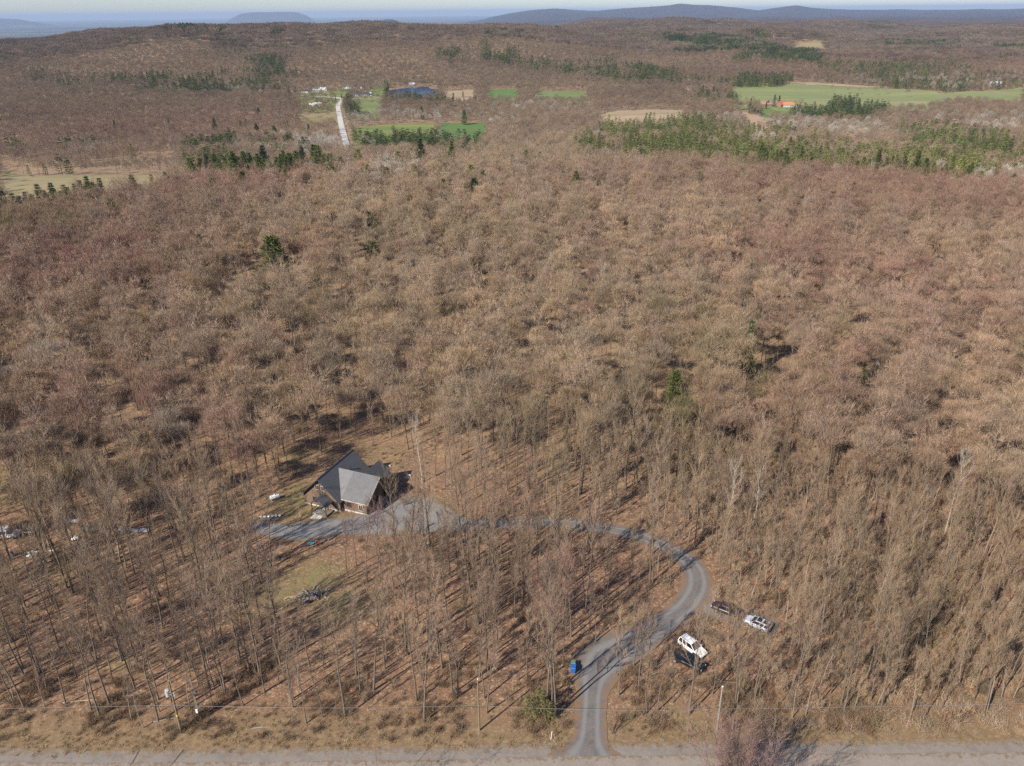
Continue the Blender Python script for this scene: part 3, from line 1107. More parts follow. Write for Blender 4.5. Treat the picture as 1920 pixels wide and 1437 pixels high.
OLIVE_BLOBS = [(at(a, b, 12), r, w) for a, b, r, w in ((1260, 760, 13, .9), (1400, 700, 14, .8), (60, 430, 25, .7), (1010, 820, 8, .8), (1740, 1060, 9, .9), (1290, 600, 15, .4), (820, 430, 40, .4), (620, 600, 20, .3))]
PALE_BLOBS = [(at(a, b, 8), r, w) for a, b, r, w in ((610, 268, 55, .9), (580, 275, 40, .7), (700, 215, 60, .55), (760, 218, 60, .5), (860, 222, 60, .45), (660, 225, 30, .6), (1010, 200, 50, .4), (760, 335, 12, .8), (690, 350, 14, .8), (1190, 285, 30, .5),
                                                  (1560, 235, 60, .7), (1500, 225, 40, .6), (1440, 258, 12, .8), (1670, 315, 40, .7), (1880, 325, 50, .8), (1860, 228, 60, .5), (1380, 225, 40, .5), (1800, 160, 200, .45), (420, 165, 60, .4))]


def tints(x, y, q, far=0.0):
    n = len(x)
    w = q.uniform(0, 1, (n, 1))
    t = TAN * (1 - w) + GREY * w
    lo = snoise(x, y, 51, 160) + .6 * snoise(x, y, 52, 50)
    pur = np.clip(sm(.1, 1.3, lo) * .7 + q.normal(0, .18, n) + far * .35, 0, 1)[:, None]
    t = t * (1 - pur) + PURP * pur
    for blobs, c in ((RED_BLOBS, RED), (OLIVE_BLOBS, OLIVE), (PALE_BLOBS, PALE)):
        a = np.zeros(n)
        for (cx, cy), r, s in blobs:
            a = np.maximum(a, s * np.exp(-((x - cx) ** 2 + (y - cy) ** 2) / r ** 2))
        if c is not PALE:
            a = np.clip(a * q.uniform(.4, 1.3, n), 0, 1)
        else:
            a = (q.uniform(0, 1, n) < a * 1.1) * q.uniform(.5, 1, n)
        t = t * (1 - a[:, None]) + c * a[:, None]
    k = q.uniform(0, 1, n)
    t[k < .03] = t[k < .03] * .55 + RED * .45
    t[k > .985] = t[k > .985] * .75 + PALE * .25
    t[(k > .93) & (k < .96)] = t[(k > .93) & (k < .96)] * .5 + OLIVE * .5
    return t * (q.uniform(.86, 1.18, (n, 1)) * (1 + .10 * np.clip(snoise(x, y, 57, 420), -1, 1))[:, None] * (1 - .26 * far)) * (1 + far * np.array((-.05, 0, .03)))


# conifer regions, given where the photo shows their crowns: polygon, share of conifers, greenness (0 dark .. 1 yellow-green)
def region(pts, dz=8):
    return np.array([at(*p, dz) for p in pts])


CONIFERS = [(region(p), s, g) for p, s, g in (
    ([(1060, 262), (1150, 228), (1300, 216), (1400, 232), (1480, 245), (1560, 262), (1620, 280), (1600, 318), (1480, 312), (1300, 296), (1150, 292)], .85, .6),
    ([(1480, 275), (1700, 285), (1920, 305), (1920, 338), (1780, 335), (1640, 322), (1480, 305)], .85, .8),
    ([(1690, 235), (1800, 240), (1920, 262), (1920, 305), (1760, 285), (1690, 262)], .6, .55),
    ([(1500, 197), (1560, 192), (1655, 194), (1640, 212), (1500, 216)], .95, .15),
    ([(662, 252), (720, 250), (800, 256), (905, 250), (915, 275), (860, 290), (800, 282), (720, 282), (665, 274)], .85, .2),
    ([(350, 300), (400, 288), (450, 296), (560, 305), (640, 300), (640, 322), (520, 332), (440, 335), (350, 328)], .92, .35),
    ([(335, 262), (400, 255), (450, 258), (450, 276), (400, 282), (338, 282)], .7, .15),
    ([(475, 262), (540, 258), (575, 268), (570, 285), (480, 282)], .6, .2),
    ([(10, 262), (70, 258), (70, 278), (15, 282)], .6, .25), ([(115, 262), (190, 258), (190, 276), (120, 280)], .55, .2), ([(215, 288), (280, 280), (285, 300), (220, 302)], .5, .1),
    ([(30, 310), (130, 300), (135, 318), (40, 325)], .5, .1),
    ([(462, 130), (490, 108), (540, 112), (545, 150), (550, 176), (480, 172), (440, 165), (455, 150)], .75, .1),
    ([(380, 130), (430, 126), (435, 142), (380, 142)], .6, .1), ([(60, 148), (200, 140), (330, 138), (440, 155), (440, 170), (300, 165), (180, 158), (60, 158)], .7, .15),
    ([(300, 48), (370, 46), (415, 50), (420, 60), (380, 60), (320, 55)], .45, .1), ([(480, 72), (530, 66), (535, 84), (480, 84)], .6, .1), ([(390, 82), (450, 76), (455, 94), (395, 94)], .4, .1),
    ([(830, 92), (870, 86), (880, 104), (840, 106)], .5, .1), ([(880, 102), (960, 98), (1080, 110), (1200, 125), (1340, 140), (1480, 140), (1480, 158), (1340, 160), (1180, 148), (1040, 132), (900, 118)], .82, .2),
    ([(1270, 72), (1350, 72), (1420, 76), (1460, 86), (1520, 100), (1560, 106), (1540, 116), (1440, 108), (1340, 92), (1270, 86)], .8, .15), ([(1650, 76), (1720, 76), (1800, 84), (1790, 92), (1660, 90)], .75, .15),
    ([(1540, 122), (1680, 118), (1840, 130), (1920, 150), (1920, 165), (1750, 166), (1560, 150)], .55, .3), ([(890, 62), (1010, 60), (1010, 68), (890, 70)], .3, .1),
    ([(720, 168), (740, 166), (740, 180), (722, 180)], .7, .1), ([(700, 176), (810, 174), (880, 178), (880, 186), (720, 186)], .5, .15), ([(646, 190), (660, 186), (664, 215), (650, 222)], .8, .2),
    ([(1308, 168), (1365, 170), (1370, 190), (1315, 192)], .6, .2), ([(1375, 192), (1450, 188), (1500, 186), (1500, 196), (1440, 204), (1380, 205)], .3, .2),
    ([(650, 300), (760, 292), (900, 290), (1000, 300), (1100, 320), (1100, 345), (960, 345), (800, 350), (640, 345)], .07, .6), ([(640, 345), (1100, 320), (1300, 330), (1300, 365), (1000, 362), (650, 372)], .02, .5),
    ([(200, 225), (420, 205), (600, 215), (600, 262), (300, 258)], .03, .3))]


def conifer_share(x, y):
    s, g = np.zeros(len(x)), np.zeros(len(x))
    r = np.hypot(x, y)
    jr = 1 + np.clip(r / 1500, .2, 1.6) * (.030 * snoise(x, y, 64, 130) + .035 * snoise(x, y, 65, 420))
    jx = .012 * r * snoise(x, y, 66, 160)
    x0, y0 = x, y
    x, y = x * jr + jx, y * jr
    for P, a, c in CONIFERS:
        lo, hi = P.min(0), P.max(0)
        k = (x > lo[0]) & (x < hi[0]) & (y > lo[1]) & (y < hi[1])
        if not k.any():
            continue
        kk = np.zeros(len(x), bool)
        kk[k] = inside(P, x[k], y[k])
        nz = np.clip(1.0 + .55 * snoise(x0, y0, 61, 60) + .65 * snoise(x0, y0, 62, 220), .06, 1.5)
        aa = a * (nz if a < .86 else np.ones(len(x)))
        up = kk & (aa > s)
        s[up], g[up] = aa[up], c
    return s, g


DARKG, YELG = np.array((.040, .060, .026)), np.array((.150, .158, .050))


def con_tint(g, q):
    n = len(g)
    w = np.clip(g + q.normal(0, .22, n), 0, 1)[:, None]
    return (DARKG * (1 - w) + YELG * w) * q.uniform(.75, 1.3, (n, 1))


LONE = [  # crown centre pixel, height m, kind, greenness, label
    (511, 470, 17, 'pine', .42, 'large bushy green pine alone above the brown canopy'),
    (372, 446, 12, 'pine', .25, 'dark pine clump left of the large lone pine'),
    (886, 488, 12, 'spruce', .15, 'small dark spruce poking out right of the large lone pine'),
    (1412, 494, 11, 'spruce', .45, 'small green spruce in the upper right canopy'),
    (1411, 600, 11, 'spruce', .5, 'small green spruce directly below another one on the right'),
    (1268, 694, 10, 'pine', .75, 'bright green bushy pine in the middle of the bare wood'),
    (1620, 657, 6, 'pine', .6, 'low olive evergreen beside pale dead limbs'),
    (208, 383, 14, 'pine', .3, 'dark pine standing right of the cedar line'),
    (1322, 401, 10, 'spruce', .2, 'tiny dark spruce tip above the tan canopy'),
    (692, 401, 12, 'spruce', .2, 'dark spruce tip beyond the large lone pine'),
    (713, 411, 10, 'spruce', .2, 'short dark spruce just right of a taller tip'),
    (620, 421, 8, 'pine', .3, 'flat-topped dark evergreen low in the canopy'),
    (692, 432, 8, 'pine', .5, 'faint olive evergreen low in the canopy'),
]
SMALL = [(484, 207, 18), (214, 233, 18), (316, 227, 16), (402, 236, 16), (450, 231, 17), (480, 235, 15), (514, 246, 14), (578, 238, 16), (596, 318, 20), (620, 330, 20), (540, 326, 18), (575, 345, 14), (310, 335, 18), (318, 343, 15),
         (283, 332, 13), (352, 350, 12), (376, 352, 12), (400, 358, 13), (440, 352, 15), (456, 340, 14), (690, 332, 13), (725, 335, 15), (780, 332, 15), (830, 345, 16), (866, 322, 12), (890, 362, 17), (906, 338, 13), (920, 325, 14), (985, 335, 12), (1055, 330, 12), (1080, 350, 14), (1122, 348, 15), (1310, 338, 12), (1390, 340, 13),
         (1640, 330, 13), (1900, 345, 18), (1150, 470, 6), (760, 335, 12), (960, 300, 16), (1005, 300, 15), (250, 352, 13), (265, 366, 12), (870, 215, 18), (790, 205, 18), (440, 365, 10), (1010, 330, 11), (640, 318, 14), (610, 305, 15)]
LONE_XY = [at(a, b, 17 if h > 9 else 14) for a, b, h, *_ in LONE] + [at(a, b, 13) for a, b, h in SMALL] + [at(a, 392 - a * .205 + 4, 9) for a in range(-10, 200, 10)]


def lonely(x, y):
    bad = np.zeros(np.shape(x), bool)
    for i, (cx, cy) in enumerate(LONE_XY):
        d2 = (x - cx) ** 2 + ((y - cy + (5 if i < 13 else 2)) * (.75 if i < 13 else 1)) ** 2
        bad |= d2 < (150 if i == 0 else 36 if i == 7 else 22 if i in (1, 4, 6) else 20 if i < 13 else 14 if i < 13 + len(SMALL) else 40)
    return bad


q = np.random.default_rng(21)
# --- the near wood
x, y = jgrid(80, 160, 4.4, -900, 2750, seed=11)
k = ~near_cleared(x, y) & (q.uniform(0, 1, len(x)) < .93)
x, y = x[k], y[k]
k = snoise(x, y, 45, 17) > -.95
x, y = x[k], y[k]
tw_ = q.uniform(0, 1, len(x)) < .13                                   # some stems grow in pairs
x, y = np.append(x, x[tw_] + q.normal(0, .7, tw_.sum())), np.append(y, y[tw_] + q.normal(0, .7, tw_.sum()))
extra_x, extra_y = jgrid(84, 215, 5.6, 1250, 2750, seed=14)        # thinner and denser poles on the right
k = ~near_cleared(extra_x, extra_y) & (extra_x > 34 + 4 * snoise(extra_x, extra_y, 41, 30)) & (extra_y < 170)
x, y = np.append(x, extra_x[k]), np.append(y, extra_y[k])
young = np.append(np.zeros(len(x) - k.sum(), bool), np.ones(k.sum(), bool))
ex2, ey2 = jgrid(82, 185, 4.5, -900, 2750, seed=15)
k = ~near_cleared(ex2, ey2) & (snoise(ex2, ey2, 44, 40) > -.5)
x, y, young = np.append(x, ex2[k]), np.append(y, ey2[k]), np.append(young, np.ones(k.sum(), bool))
FEW = [at(*p) for p in ((668, 1062), (688, 1092), (713, 1075), (738, 1105), (652, 1085), (760, 1052), (788, 1040), (815, 1066), (742, 1038), (1290, 1330), (1262, 1318), (1435, 1262), (1336, 1302))]   # slim trees left standing in the open places
x, y, young = np.append(x, [p[0] for p in FEW]), np.append(y, [p[1] for p in FEW]), np.append(young, np.ones(len(FEW), bool))
NT_ = tints(x, y, q)
right = sm(20, 55, x) * (1 - sm(150, 200, y))
NT_ = NT_ * (1 - .45 * right[:, None]) + np.array((.225, .148, .090)) * .45 * right[:, None]
sc = q.uniform(.78, 1.12, len(x)) * np.where(young, .72, 1.0) * (1 - .12 * right)
idx = q.integers(0, 8, len(x))
idx[young] = q.choice([3, 5, 6], young.sum())
slim = (right > .5) & (q.uniform(0, 1, len(x)) < .6)
idx[slim] = q.choice([1, 8, 9, 10, 11, 9, 10], slim.sum())
po = young & (right <= .5) & (q.uniform(0, 1, len(x)) < .3)
idx[po] = q.choice([9, 10, 11], po.sum())
n5 = len(x) - len(FEW)
idx[n5:n5 + 5] = [1, 0, 1, 2, 5]
sc[n5:n5 + 5] = [.8, .85, .9, .8, .8]
NT_[n5:n5 + 5] = (.235, .145, .125)
rz = q.uniform(0, 6.28, len(x))
tilt = q.normal(0, .03, (len(x), 2))
tilt[:, 1] += .09 * right * q.uniform(.2, 1.3, len(x))
# how large each shows: in frame first, then by distance
px = 960 + F * x / (y * math.cos(PITCH) + (H - 6) * math.sin(PITCH))
dep = y * math.cos(PITCH) + (H - 6) * math.sin(PITCH)
inframe = (px > -25) & (px < 1945)
order = np.argsort(np.where(inframe, 0, 1e5) + dep / sc)
N_IND = 270
one = np.zeros(len(x), bool)
one[order[:N_IND]] = True
one &= inframe
Zg = height(x, y) - .05
k = ~one
scatter('bare_wood', NEARJ, np.column_stack([x, y, Zg])[k], rz[k], sc[k], idx[k], NT_[k], 'dense brown leafless wood around and behind the house', tilt[k])
NEAR_LIST = [(x[i], y[i], Zg[i], idx[i], sc[i], rz[i], tuple(tilt[i]), tuple(NT_[i])) for i in order[:N_IND] if inframe[i]]

# --- middle distance
x, y = jgrid(160, 520, 6.9, -500, 2450, seed=12)
s, g = conifer_share(x, y)
mc = (q.uniform(0, 1, len(x)) < s) & (~cleared(x, y) | (s > .86)) & ~lonely(x, y)
xm, ym, gm = x[mc], y[mc], g[mc]
k = ~mc & ~cleared(x, y) & ~near_cleared(x, y) & (snoise(x, y, 43, 45) > -1.1) & ~lonely(x, y)
x, y = x[k], y[k]
scatter('bare_forest', MIDJ, np.column_stack([x, y, height(x, y) - .1]), q.uniform(0, 6.28, len(x)), q.uniform(.72, 1.15, len(x)), q.integers(0, len(MIDJ), len(x)), tints(x, y, q), 'closed brown canopy of leafless hardwoods behind the clearing', q.normal(0, .03, (len(x), 2)))
# --- valley
FARM = np.array([at(*p) for p in ((552, 190), (562, 174), (650, 163), (720, 150), (738, 156), (712, 190), (640, 200), (640, 225), (560, 225))])
YARD = np.array([at(a, b) for a, b in ((562, 190), (570, 188), (585, 186), (592, 188), (603, 187), (612, 186), (618, 190), (624, 188), (575, 196), (568, 203), (608, 206), (615, 200), (578, 210), (560, 207), (626, 200), (630, 207), (620, 176), (628, 172), (634, 178), (645, 172),
                                     (662, 176), (667, 170), (700, 172), (706, 166), (1420, 206), (1445, 204), (1452, 199), (1490, 203), (1500, 206), (1385, 196), (1398, 197), (1410, 198), (1340, 178), (1350, 182), (1375, 190), (740, 163), (750, 160), (765, 160), (1560, 172), (1590, 176), (1610, 178), (1640, 180), (1660, 178), (1700, 184), (1850, 168), (1870, 168))])
x, y = jgrid(520, 2250, 7.6, -120, 2040, seed=13)
s, g = conifer_share(x, y)
k = ~cleared(x, y) & ~lonely(x, y)
k |= inside(FARM, x, y) & (q.uniform(0, 1, len(x)) < .30) & (seg_dist(FARROAD[::4], x, y) > 9)
isc = (q.uniform(0, 1, len(x)) < s) & (k | (s > .86)) & (seg_dist(FARROAD[::4], x, y) > 8)
b_ = k & ~isc
b_ &= (q.uniform(0, 1, len(x)) < np.where(np.hypot(x, y) > 520, .92, 1))
xb, yb = x[b_], y[b_]
xb, yb = np.append(xb, YARD[:, 0]), np.append(yb, YARD[:, 1])
low = inside(np.array([at(0, 300), at(60, 318), at(160, 318), at(330, 290), at(330, 325), at(0, 330)]), xb, yb)
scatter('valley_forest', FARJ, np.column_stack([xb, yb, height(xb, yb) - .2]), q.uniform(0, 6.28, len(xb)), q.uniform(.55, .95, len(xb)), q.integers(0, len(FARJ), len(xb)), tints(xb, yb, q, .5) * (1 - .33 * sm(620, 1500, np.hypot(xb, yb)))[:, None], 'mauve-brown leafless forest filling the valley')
xc, yc, gc = np.append(xm, x[isc]), np.append(ym, y[isc]), np.append(gm, g[isc])
xs_, ys_ = jgrid(560, 760, 4.6, -60, 340, seed=19)                   # young plantation saplings in the old meadow
k = inside(np.array([at(0, 300), at(60, 318), at(160, 318), at(330, 290), at(330, 322), at(0, 326)]), xs_, ys_)
if k.any():
    xs_, ys_ = xs_[k], ys_[k]
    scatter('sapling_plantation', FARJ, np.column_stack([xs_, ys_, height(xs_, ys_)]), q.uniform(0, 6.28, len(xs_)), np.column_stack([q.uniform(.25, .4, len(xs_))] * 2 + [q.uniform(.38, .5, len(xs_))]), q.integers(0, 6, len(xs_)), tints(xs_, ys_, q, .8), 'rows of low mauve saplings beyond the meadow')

# --- hills
x, y = jgrid(2250, 5600, 27.0, -60, 1990, seed=16)
k = ~cleared(x, y)
x, y = x[k], y[k]
s, g = conifer_share(x, y)
s = np.maximum(s, .6 * sm(.7, 1.15, snoise(x, y, 63, 420)) * (x > 100))
isc = q.uniform(0, 1, len(x)) < s
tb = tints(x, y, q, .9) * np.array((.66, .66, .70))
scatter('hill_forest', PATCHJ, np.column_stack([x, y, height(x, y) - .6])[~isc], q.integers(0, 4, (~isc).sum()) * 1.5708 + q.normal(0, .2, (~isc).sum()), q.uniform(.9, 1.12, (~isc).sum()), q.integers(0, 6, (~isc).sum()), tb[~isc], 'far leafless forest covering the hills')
scatter('hill_conifers', CPATCHJ, np.column_stack([x, y, height(x, y) - .6])[isc], q.uniform(0, 6.28, isc.sum()), q.uniform(.85, 1.15, isc.sum()), q.integers(0, 4, isc.sum()), con_tint(g[isc] * .5, q), 'dark evergreen stands on the far hills')

# ----------------------------------------------------------------- single conifers
CON_GROUPS = []


def conifer_object(name, me_pair, x, y, s, tint, label, group=None, sxy=1.0):
    o = thing(name, label, 'tree', (x, y, float(height(x, y)) - .1), random.uniform(0, 6.28), group)
    o.scale = (s * sxy, s * sxy, s)
    link('trunk', me_pair[0], o)
    link('crown', me_pair[1], o, tint=tuple(float(v) for v in tint))
    return o


for (a, b, h, kd, g, lab) in LONE:
    xx, yy = at(a, b, 17 if h > 9 else 14)
    h = 22.5 if a == 511 else 16.5 if a == 1268 else min(h + 6, 18) if a > 1300 else min(h + 6, 19.5)
    pair = PINE[(a + b) % 4] if kd == 'pine' else SPRUCE[(a + b) % 3]
    base = {0: 19, 1: 17, 2: 21, 3: 15}[(a + b) % 4] if kd == 'pine' else (16, 14, 18)[(a + b) % 3]
    conifer_object('pine_tree' if kd == 'pine' else 'spruce_tree', pair, xx, yy, h / base, con_tint(np.array([.9 if a == 1268 else .5 if a == 511 else g * .5]), q)[0], lab, sxy=1.4 if a == 511 else 1.05 if a == 1268 else .85 if kd == 'pine' else .8)
for (a, b, h) in SMALL:
    xx, yy = at(a, b, 13)
    h = h * .5 + 9.5
    side = 'left of' if a < 620 else 'right of'
    kd = (a * 7 + b) % 3
    pair = PINE[(a + b) % 4] if kd else SPRUCE[(a + b) % 3]
    where = 'on the far valley side' if b < 260 else 'before the far road' if a < 700 else 'before the conifer belt'
    lab = ('dark green pine ' if kd else 'narrow green spruce ') + where
    conifer_object('pine_tree' if kd else 'spruce_tree', pair, xx, yy, h / 17, con_tint(np.array([.35]), q)[0], lab, group='single evergreens dotted through the bare valley woods, ' + ('pines ' if kd else 'spruces ') + where)

for k in range(27):
    a = -8 + k * 7.6 + (k * 37 % 5) - 2
    b = 392 - a * .205 + (k * 53 % 7) - 3
    xx, yy = at(a, b, 12)
    o = conifer_object('cedar_tree', SPRUCE[k % 3], xx, yy, (15.5 + (k * 29 % 10) * .28) / 16, con_tint(np.array([.22 + .03 * (k % 5)]), q)[0], ('tall' if k % 3 == 1 else 'squat') + ' dark cedar lining the near edge of the yellow meadow', group='cedar line by the meadow', sxy=1.15)
for k, (a, b, h) in enumerate(((684, 163, 11), (695, 161, 12), (727, 164, 17), (722, 158, 14), (640, 180, 9), (629, 186, 9), (650, 193, 13), (653, 199, 14), (656, 206, 14), (658, 213, 13), (655, 220, 12), (662, 196, 9), (1408, 193, 13), (1437, 197, 12), (1452, 190, 15), (1461, 190, 16), (1440, 193, 11), (1318, 170, 16), (1338, 172, 16), (1310, 163, 15), (1345, 178, 14),
                               (850, 182, 14), (868, 176, 12), (815, 178, 9), (800, 180, 8), (785, 180, 8), (770, 181, 8), (758, 180, 8), (742, 180, 9))):
    xx, yy = at(a, b, h * .5)
    wh = 'beside the grey-blue valley house' if a < 740 else 'on the near bank of the pond' if a < 900 else 'around the orange-roofed houses'
    conifer_object('spruce_tree', SPRUCE[k % 3], xx, yy, h / 16, con_tint(np.array([.12]), q)[0], 'dark narrow spruce ' + wh, group='spruces ' + wh)

# the valley conifers: the largest-looking ones are trees of their own, the rest one mass
dist = np.hypot(xc, yc)
o_ = np.argsort(dist)
NC = 200
for i in o_[:NC]:
    a = 960 + 1660 * xc[i] / yc[i]
    if a < 260:
        gi = 3
    elif a < 660:
        gi = 0
    elif a < 960:
        gi = 1
    else:
        gi = 2
    kd = q.uniform() < (.65 if gi in (0, 1) else .4) and gi != 3
    pair = PINE[i % 4] if kd else SPRUCE[i % 3]
    tone = 'dark' if gc[i] < .3 else 'yellow-green' if q.uniform() < gc[i] else 'mid-green'
    tn = {'dark': .1, 'yellow-green': .85, 'mid-green': .45}[tone]
    spot = [('below the farm road end' if a > 560 else 'at the middle of the clump' if a > 450 else 'at the left of the clump'), ('before the hay field' if a < 815 else 'before the lush green field'),
            ('below the long tan field' if a < 1310 else 'below the ploughed field' if a < 1480 else 'below the dark plantation' if a < 1660 else 'toward the right end of the belt'), 'in the line behind the left canopy'][gi]
    big = ' tall' if yc[i] % 1 > .5 else ''
    conifer_object('pine_tree' if kd else 'spruce_tree', pair, xc[i], yc[i], q.uniform(.8, 1.0) * (1.2 if big else 1) * (1.2 if gi == 3 else .86 if gi == 2 else 1.0), con_tint(np.array([tn]), q)[0], tone + big + (' bushy pine ' if kd else ' narrow spruce ') + spot,
                   group=['pines left of the far road', 'conifers before the green fields', 'conifer belt on the right', 'cedar line on the left'][gi])
rest = o_[NC:]
scatter('conifer_wood', CONFJ, np.column_stack([xc, yc, height(xc, yc) - .2])[rest], q.uniform(0, 6.28, len(rest)), np.column_stack([np.where(gc[rest] < .22, 1.25, 1.0)] * 2 + [np.ones(len(rest))]) * q.uniform(.6, 1.02, (len(rest), 1)), q.integers(0, 4, len(rest)), con_tint(gc[rest], q), 'mixed evergreen belt in the valley woods')

# ----------------------------------------------------------------- single bare trees of the near wood
def project(x, y, z):
    v = np.array([x, y, z - H])
    a, b, c = v @ np.array(_R), v @ np.array(_U), v @ np.array(_fwd)
    return CX + F * a / c, CY - F * b / c


LANDMARKS = [('the blue wheeled bin', (1075, 1262)), ('the white car on the gravel', (1322, 1236)), ('the black pickup beside the white car', (1250, 1245)), ('the silver car on the spur', (1445, 1184)),
             ('the dark vehicle at the start of the spur', (1338, 1145)), ('the brush pile on the lawn', (600, 1135)), ('the two long timbers beside the yard', (640, 1015)), ('the white gas tank', (505, 940)),
             ('the row of white sacks', (484, 975)), ('the left rear corner of the log house', (563, 890)), ('the back gable of the log house', (700, 850)), ('the far end of the gravel yard', (800, 1000)),
             ('the white van at the wood edge', (40, 1010)), ('the dark tarp heap in the left wood', (200, 1000)), ('the transformer pole', (300, 1350)), ('the slim service pole', (400, 1350)),
             ('the middle utility pole', (880, 1360)), ('the bare grey pole on the right', (1380, 1350)), ('the yellow-green cedar by the drive mouth', (960, 1330)), ('the outside of the driveway bend', (1350, 1080)),
             ('the inside of the driveway bend', (1250, 1100)), ('the first driveway curve above the bin', (1120, 1200)), ('the blue tarp in the right wood', (1760, 925)), ('the toys at the yard edge', (575, 1035))]


def zone(a, b):
    if b > 1290:
        return 'by the road ' + ('left of the transformer pole' if a < 330 else 'between transformer and middle poles' if a < 900 else 'between middle pole and driveway' if a < 1110 else 'between driveway and grey pole' if a < 1350 else 'right of the grey pole')
    if a < 480:
        return 'left of the lawn' if b > 1080 else 'left of the gravel yard' if b > 960 else 'left of the log house'
    if a < 720:
        return 'in front of the lawn' if b > 1130 else 'between the lawn and the gravel yard' if b > 985 else 'close around the log house' if b > 880 else 'directly behind the log house'
    if a < 1110:
        return 'left of the driveway mouth' if b > 1200 else 'inside the driveway loop' if b > 990 else 'behind the upper driveway'
    if a < 1330:
        return 'below the parked cars' if b > 1240 else 'inside the driveway bend' if b > 1040 else 'behind the driveway bend'
    return 'right of the parked cars' if b > 1140 else 'right, above the silver car' if b > 960 else 'at the back right'


used = set()
near_label = {}
bp = [project(t[0], t[1], t[2]) for t in NEAR_LIST]
for nm, p in LANDMARKS:
    gx, gy = at(*p)
    ds = sorted((math.hypot(t[0] - gx, t[1] - gy), i) for i, t in enumerate(NEAR_LIST) if i not in used)
    if ds and ds[0][0] < 9:
        used.add(ds[0][1])
        near_label[ds[0][1]] = 'leafless tree standing nearest to ' + nm
FORM = ['tall full-crowned', 'slender', 'tall broad-crowned', 'thin pole-like', 'wide-spreading', 'thin high-crowned', 'small young', 'tall high-crowned', 'slender pale-stemmed', 'pole-like pale-stemmed', 'straight pale-stemmed', 'young pale-stemmed']
for i, t in enumerate(NEAR_LIST):
    o = thing('bare_tree', '', 'tree', (t[0], t[1], t[2]), t[5])
    o.rotation_euler = (t[6][0], t[6][1], t[5])
    o.scale = (t[4],) * 3
    link('trunk', NEAR[t[3]][0], o)
    link('crown', NEAR[t[3]][1], o, tint=tuple(float(v) for v in t[7]))
    c = t[7]
    hue = 'reddish' if c[0] > 1.95 * c[1] else 'olive' if c[1] > .8 * c[0] and c[2] < .6 * c[1] else 'pale' if c[0] > .29 else 'grey-brown' if c[0] < 1.42 * c[1] else 'tan-brown'
    if i in near_label:
        o['label'] = near_label[i]
        o['group'] = 'leafless trees beside landmarks'
    else:
        zn = zone(*bp[i])
        o['label'] = '%s %s tree %s' % (FORM[t[3]].split()[-1], hue, zn)
        o['group'] = 'bare trees ' + zn

def tell_apart(objs):
    """members of a small set that share a label get their place in it"""
    by = {}
    for o in objs:
        by.setdefault(o['label'], []).append(o)
    num = ['', 'first', 'second', 'third', 'fourth', 'fifth', 'sixth', 'seventh', 'eighth', 'ninth', 'tenth', 'eleventh', 'twelfth', 'thirteenth', 'fourteenth', 'fifteenth', 'sixteenth', 'seventeenth', 'eighteenth', 'nineteenth', 'twentieth']
    cnt = ['', 'one', 'two', 'three', 'four', 'five', 'six', 'seven', 'eight', 'nine', 'ten', 'eleven', 'twelve', 'thirteen', 'fourteen', 'fifteen', 'sixteen', 'seventeen', 'eighteen', 'nineteen', 'twenty']
    for lab, os_ in by.items():
        n = len(os_)
        if n < 2 or n > 20:
            continue
        os_.sort(key=lambda o: project(*o.location)[0])
        for i, o in enumerate(os_):
            o['label'] = lab + (', %s one of two' % ('left', 'right')[i] if n == 2 else ', %s of %s from left' % (num[i + 1], cnt[n]))


tell_apart([o for o in COL.objects if o.get('category') == 'tree' and o.parent is None])

# pale birches that stand out
for a, b, h, tmpl, lab in ((226, 1052, 13, 6, 'white-stemmed birch leaning in the wood left of the yard'), (1362, 1010, 17, 1, 'pale silvery tree with bright forked limbs behind the driveway bend'), (1412, 985, 14, 3, 'smaller pale silvery tree right of a larger pale one'),
                           (1772, 1000, 18, 1, 'pale-limbed tree standing just right of the blue tarp'), (792, 905, 16, 5, 'pale grey straight tree right of the back gable'), 
                           (40, 480, 14, 3, 'tiny white birch in the reddish canopy far left'), (1128, 560, 16, 1, 'white dead-looking tree above the middle canopy')):
    gp = ground(a, b if b > 700 else b + 20)
    base = (19, 17, 20, 15, 18, 16, 13, 21)[tmpl]
    o = thing('birch_tree', lab, 'tree', gp, random.uniform(0, 6), 'pale birches')
    o.scale = (h / base,) * 3
    if a == 226:
        o.rotation_euler[1] = .12
    tm = NEAR[tmpl][0].copy()
    tm.name = 'birch_trunk'
    tm.materials[0] = M_BIRCH
    link('trunk', tm, o)
    link('crown', NEAR[tmpl][1], o, tint=(.40, .33, .26))

# undergrowth and roadside grass
x, y = jgrid(80, 200, 1.6, -650, 2600, seed=31)
dens = np.clip(.45 + .5 * snoise(x, y, 71, 22) + .6 * sm(14, 40, x) + .35 * np.exp(-((y - 91) / 4.) ** 2) - .3 * np.exp(-((y - 83.5) / 2.5) ** 2), 0, 1) * (1 - .6 * sm(150, 200, y))
k = (seg_dist(DRIVE[::3], x, y) > 3.4) & (seg_dist(PAD[::3], x, y) > 6.5) & ~inside(HOUSE_POLY, x, y) & (y > 83.5) & (q.uniform(0, 1, len(x)) < dens * .8) & (((x - LAWN_C[0]) / 9) ** 2 + ((y - LAWN_C[1]) / 8) ** 2 > 1)
x, y = x[k], y[k]
us = q.uniform(.25, .95, len(x)) * (.8 + 1.0 * sm(16, 45, x))
ut = tints(x, y, q) * 1.1
bx, by = jgrid(80, 135, .95, -650, 2600, seed=33)
bd = np.clip(.15 + 1.1 * snoise(bx, by, 75, 9) + .5 * snoise(bx, by, 76, 3.5), 0, 1) * sm(82.6, 85.5, by) * (1 - sm(93, 103, by) * .8)
k = (seg_dist(DRIVE[::3], bx, by) > 3.2) & (q.uniform(0, 1, len(bx)) < bd * .75)
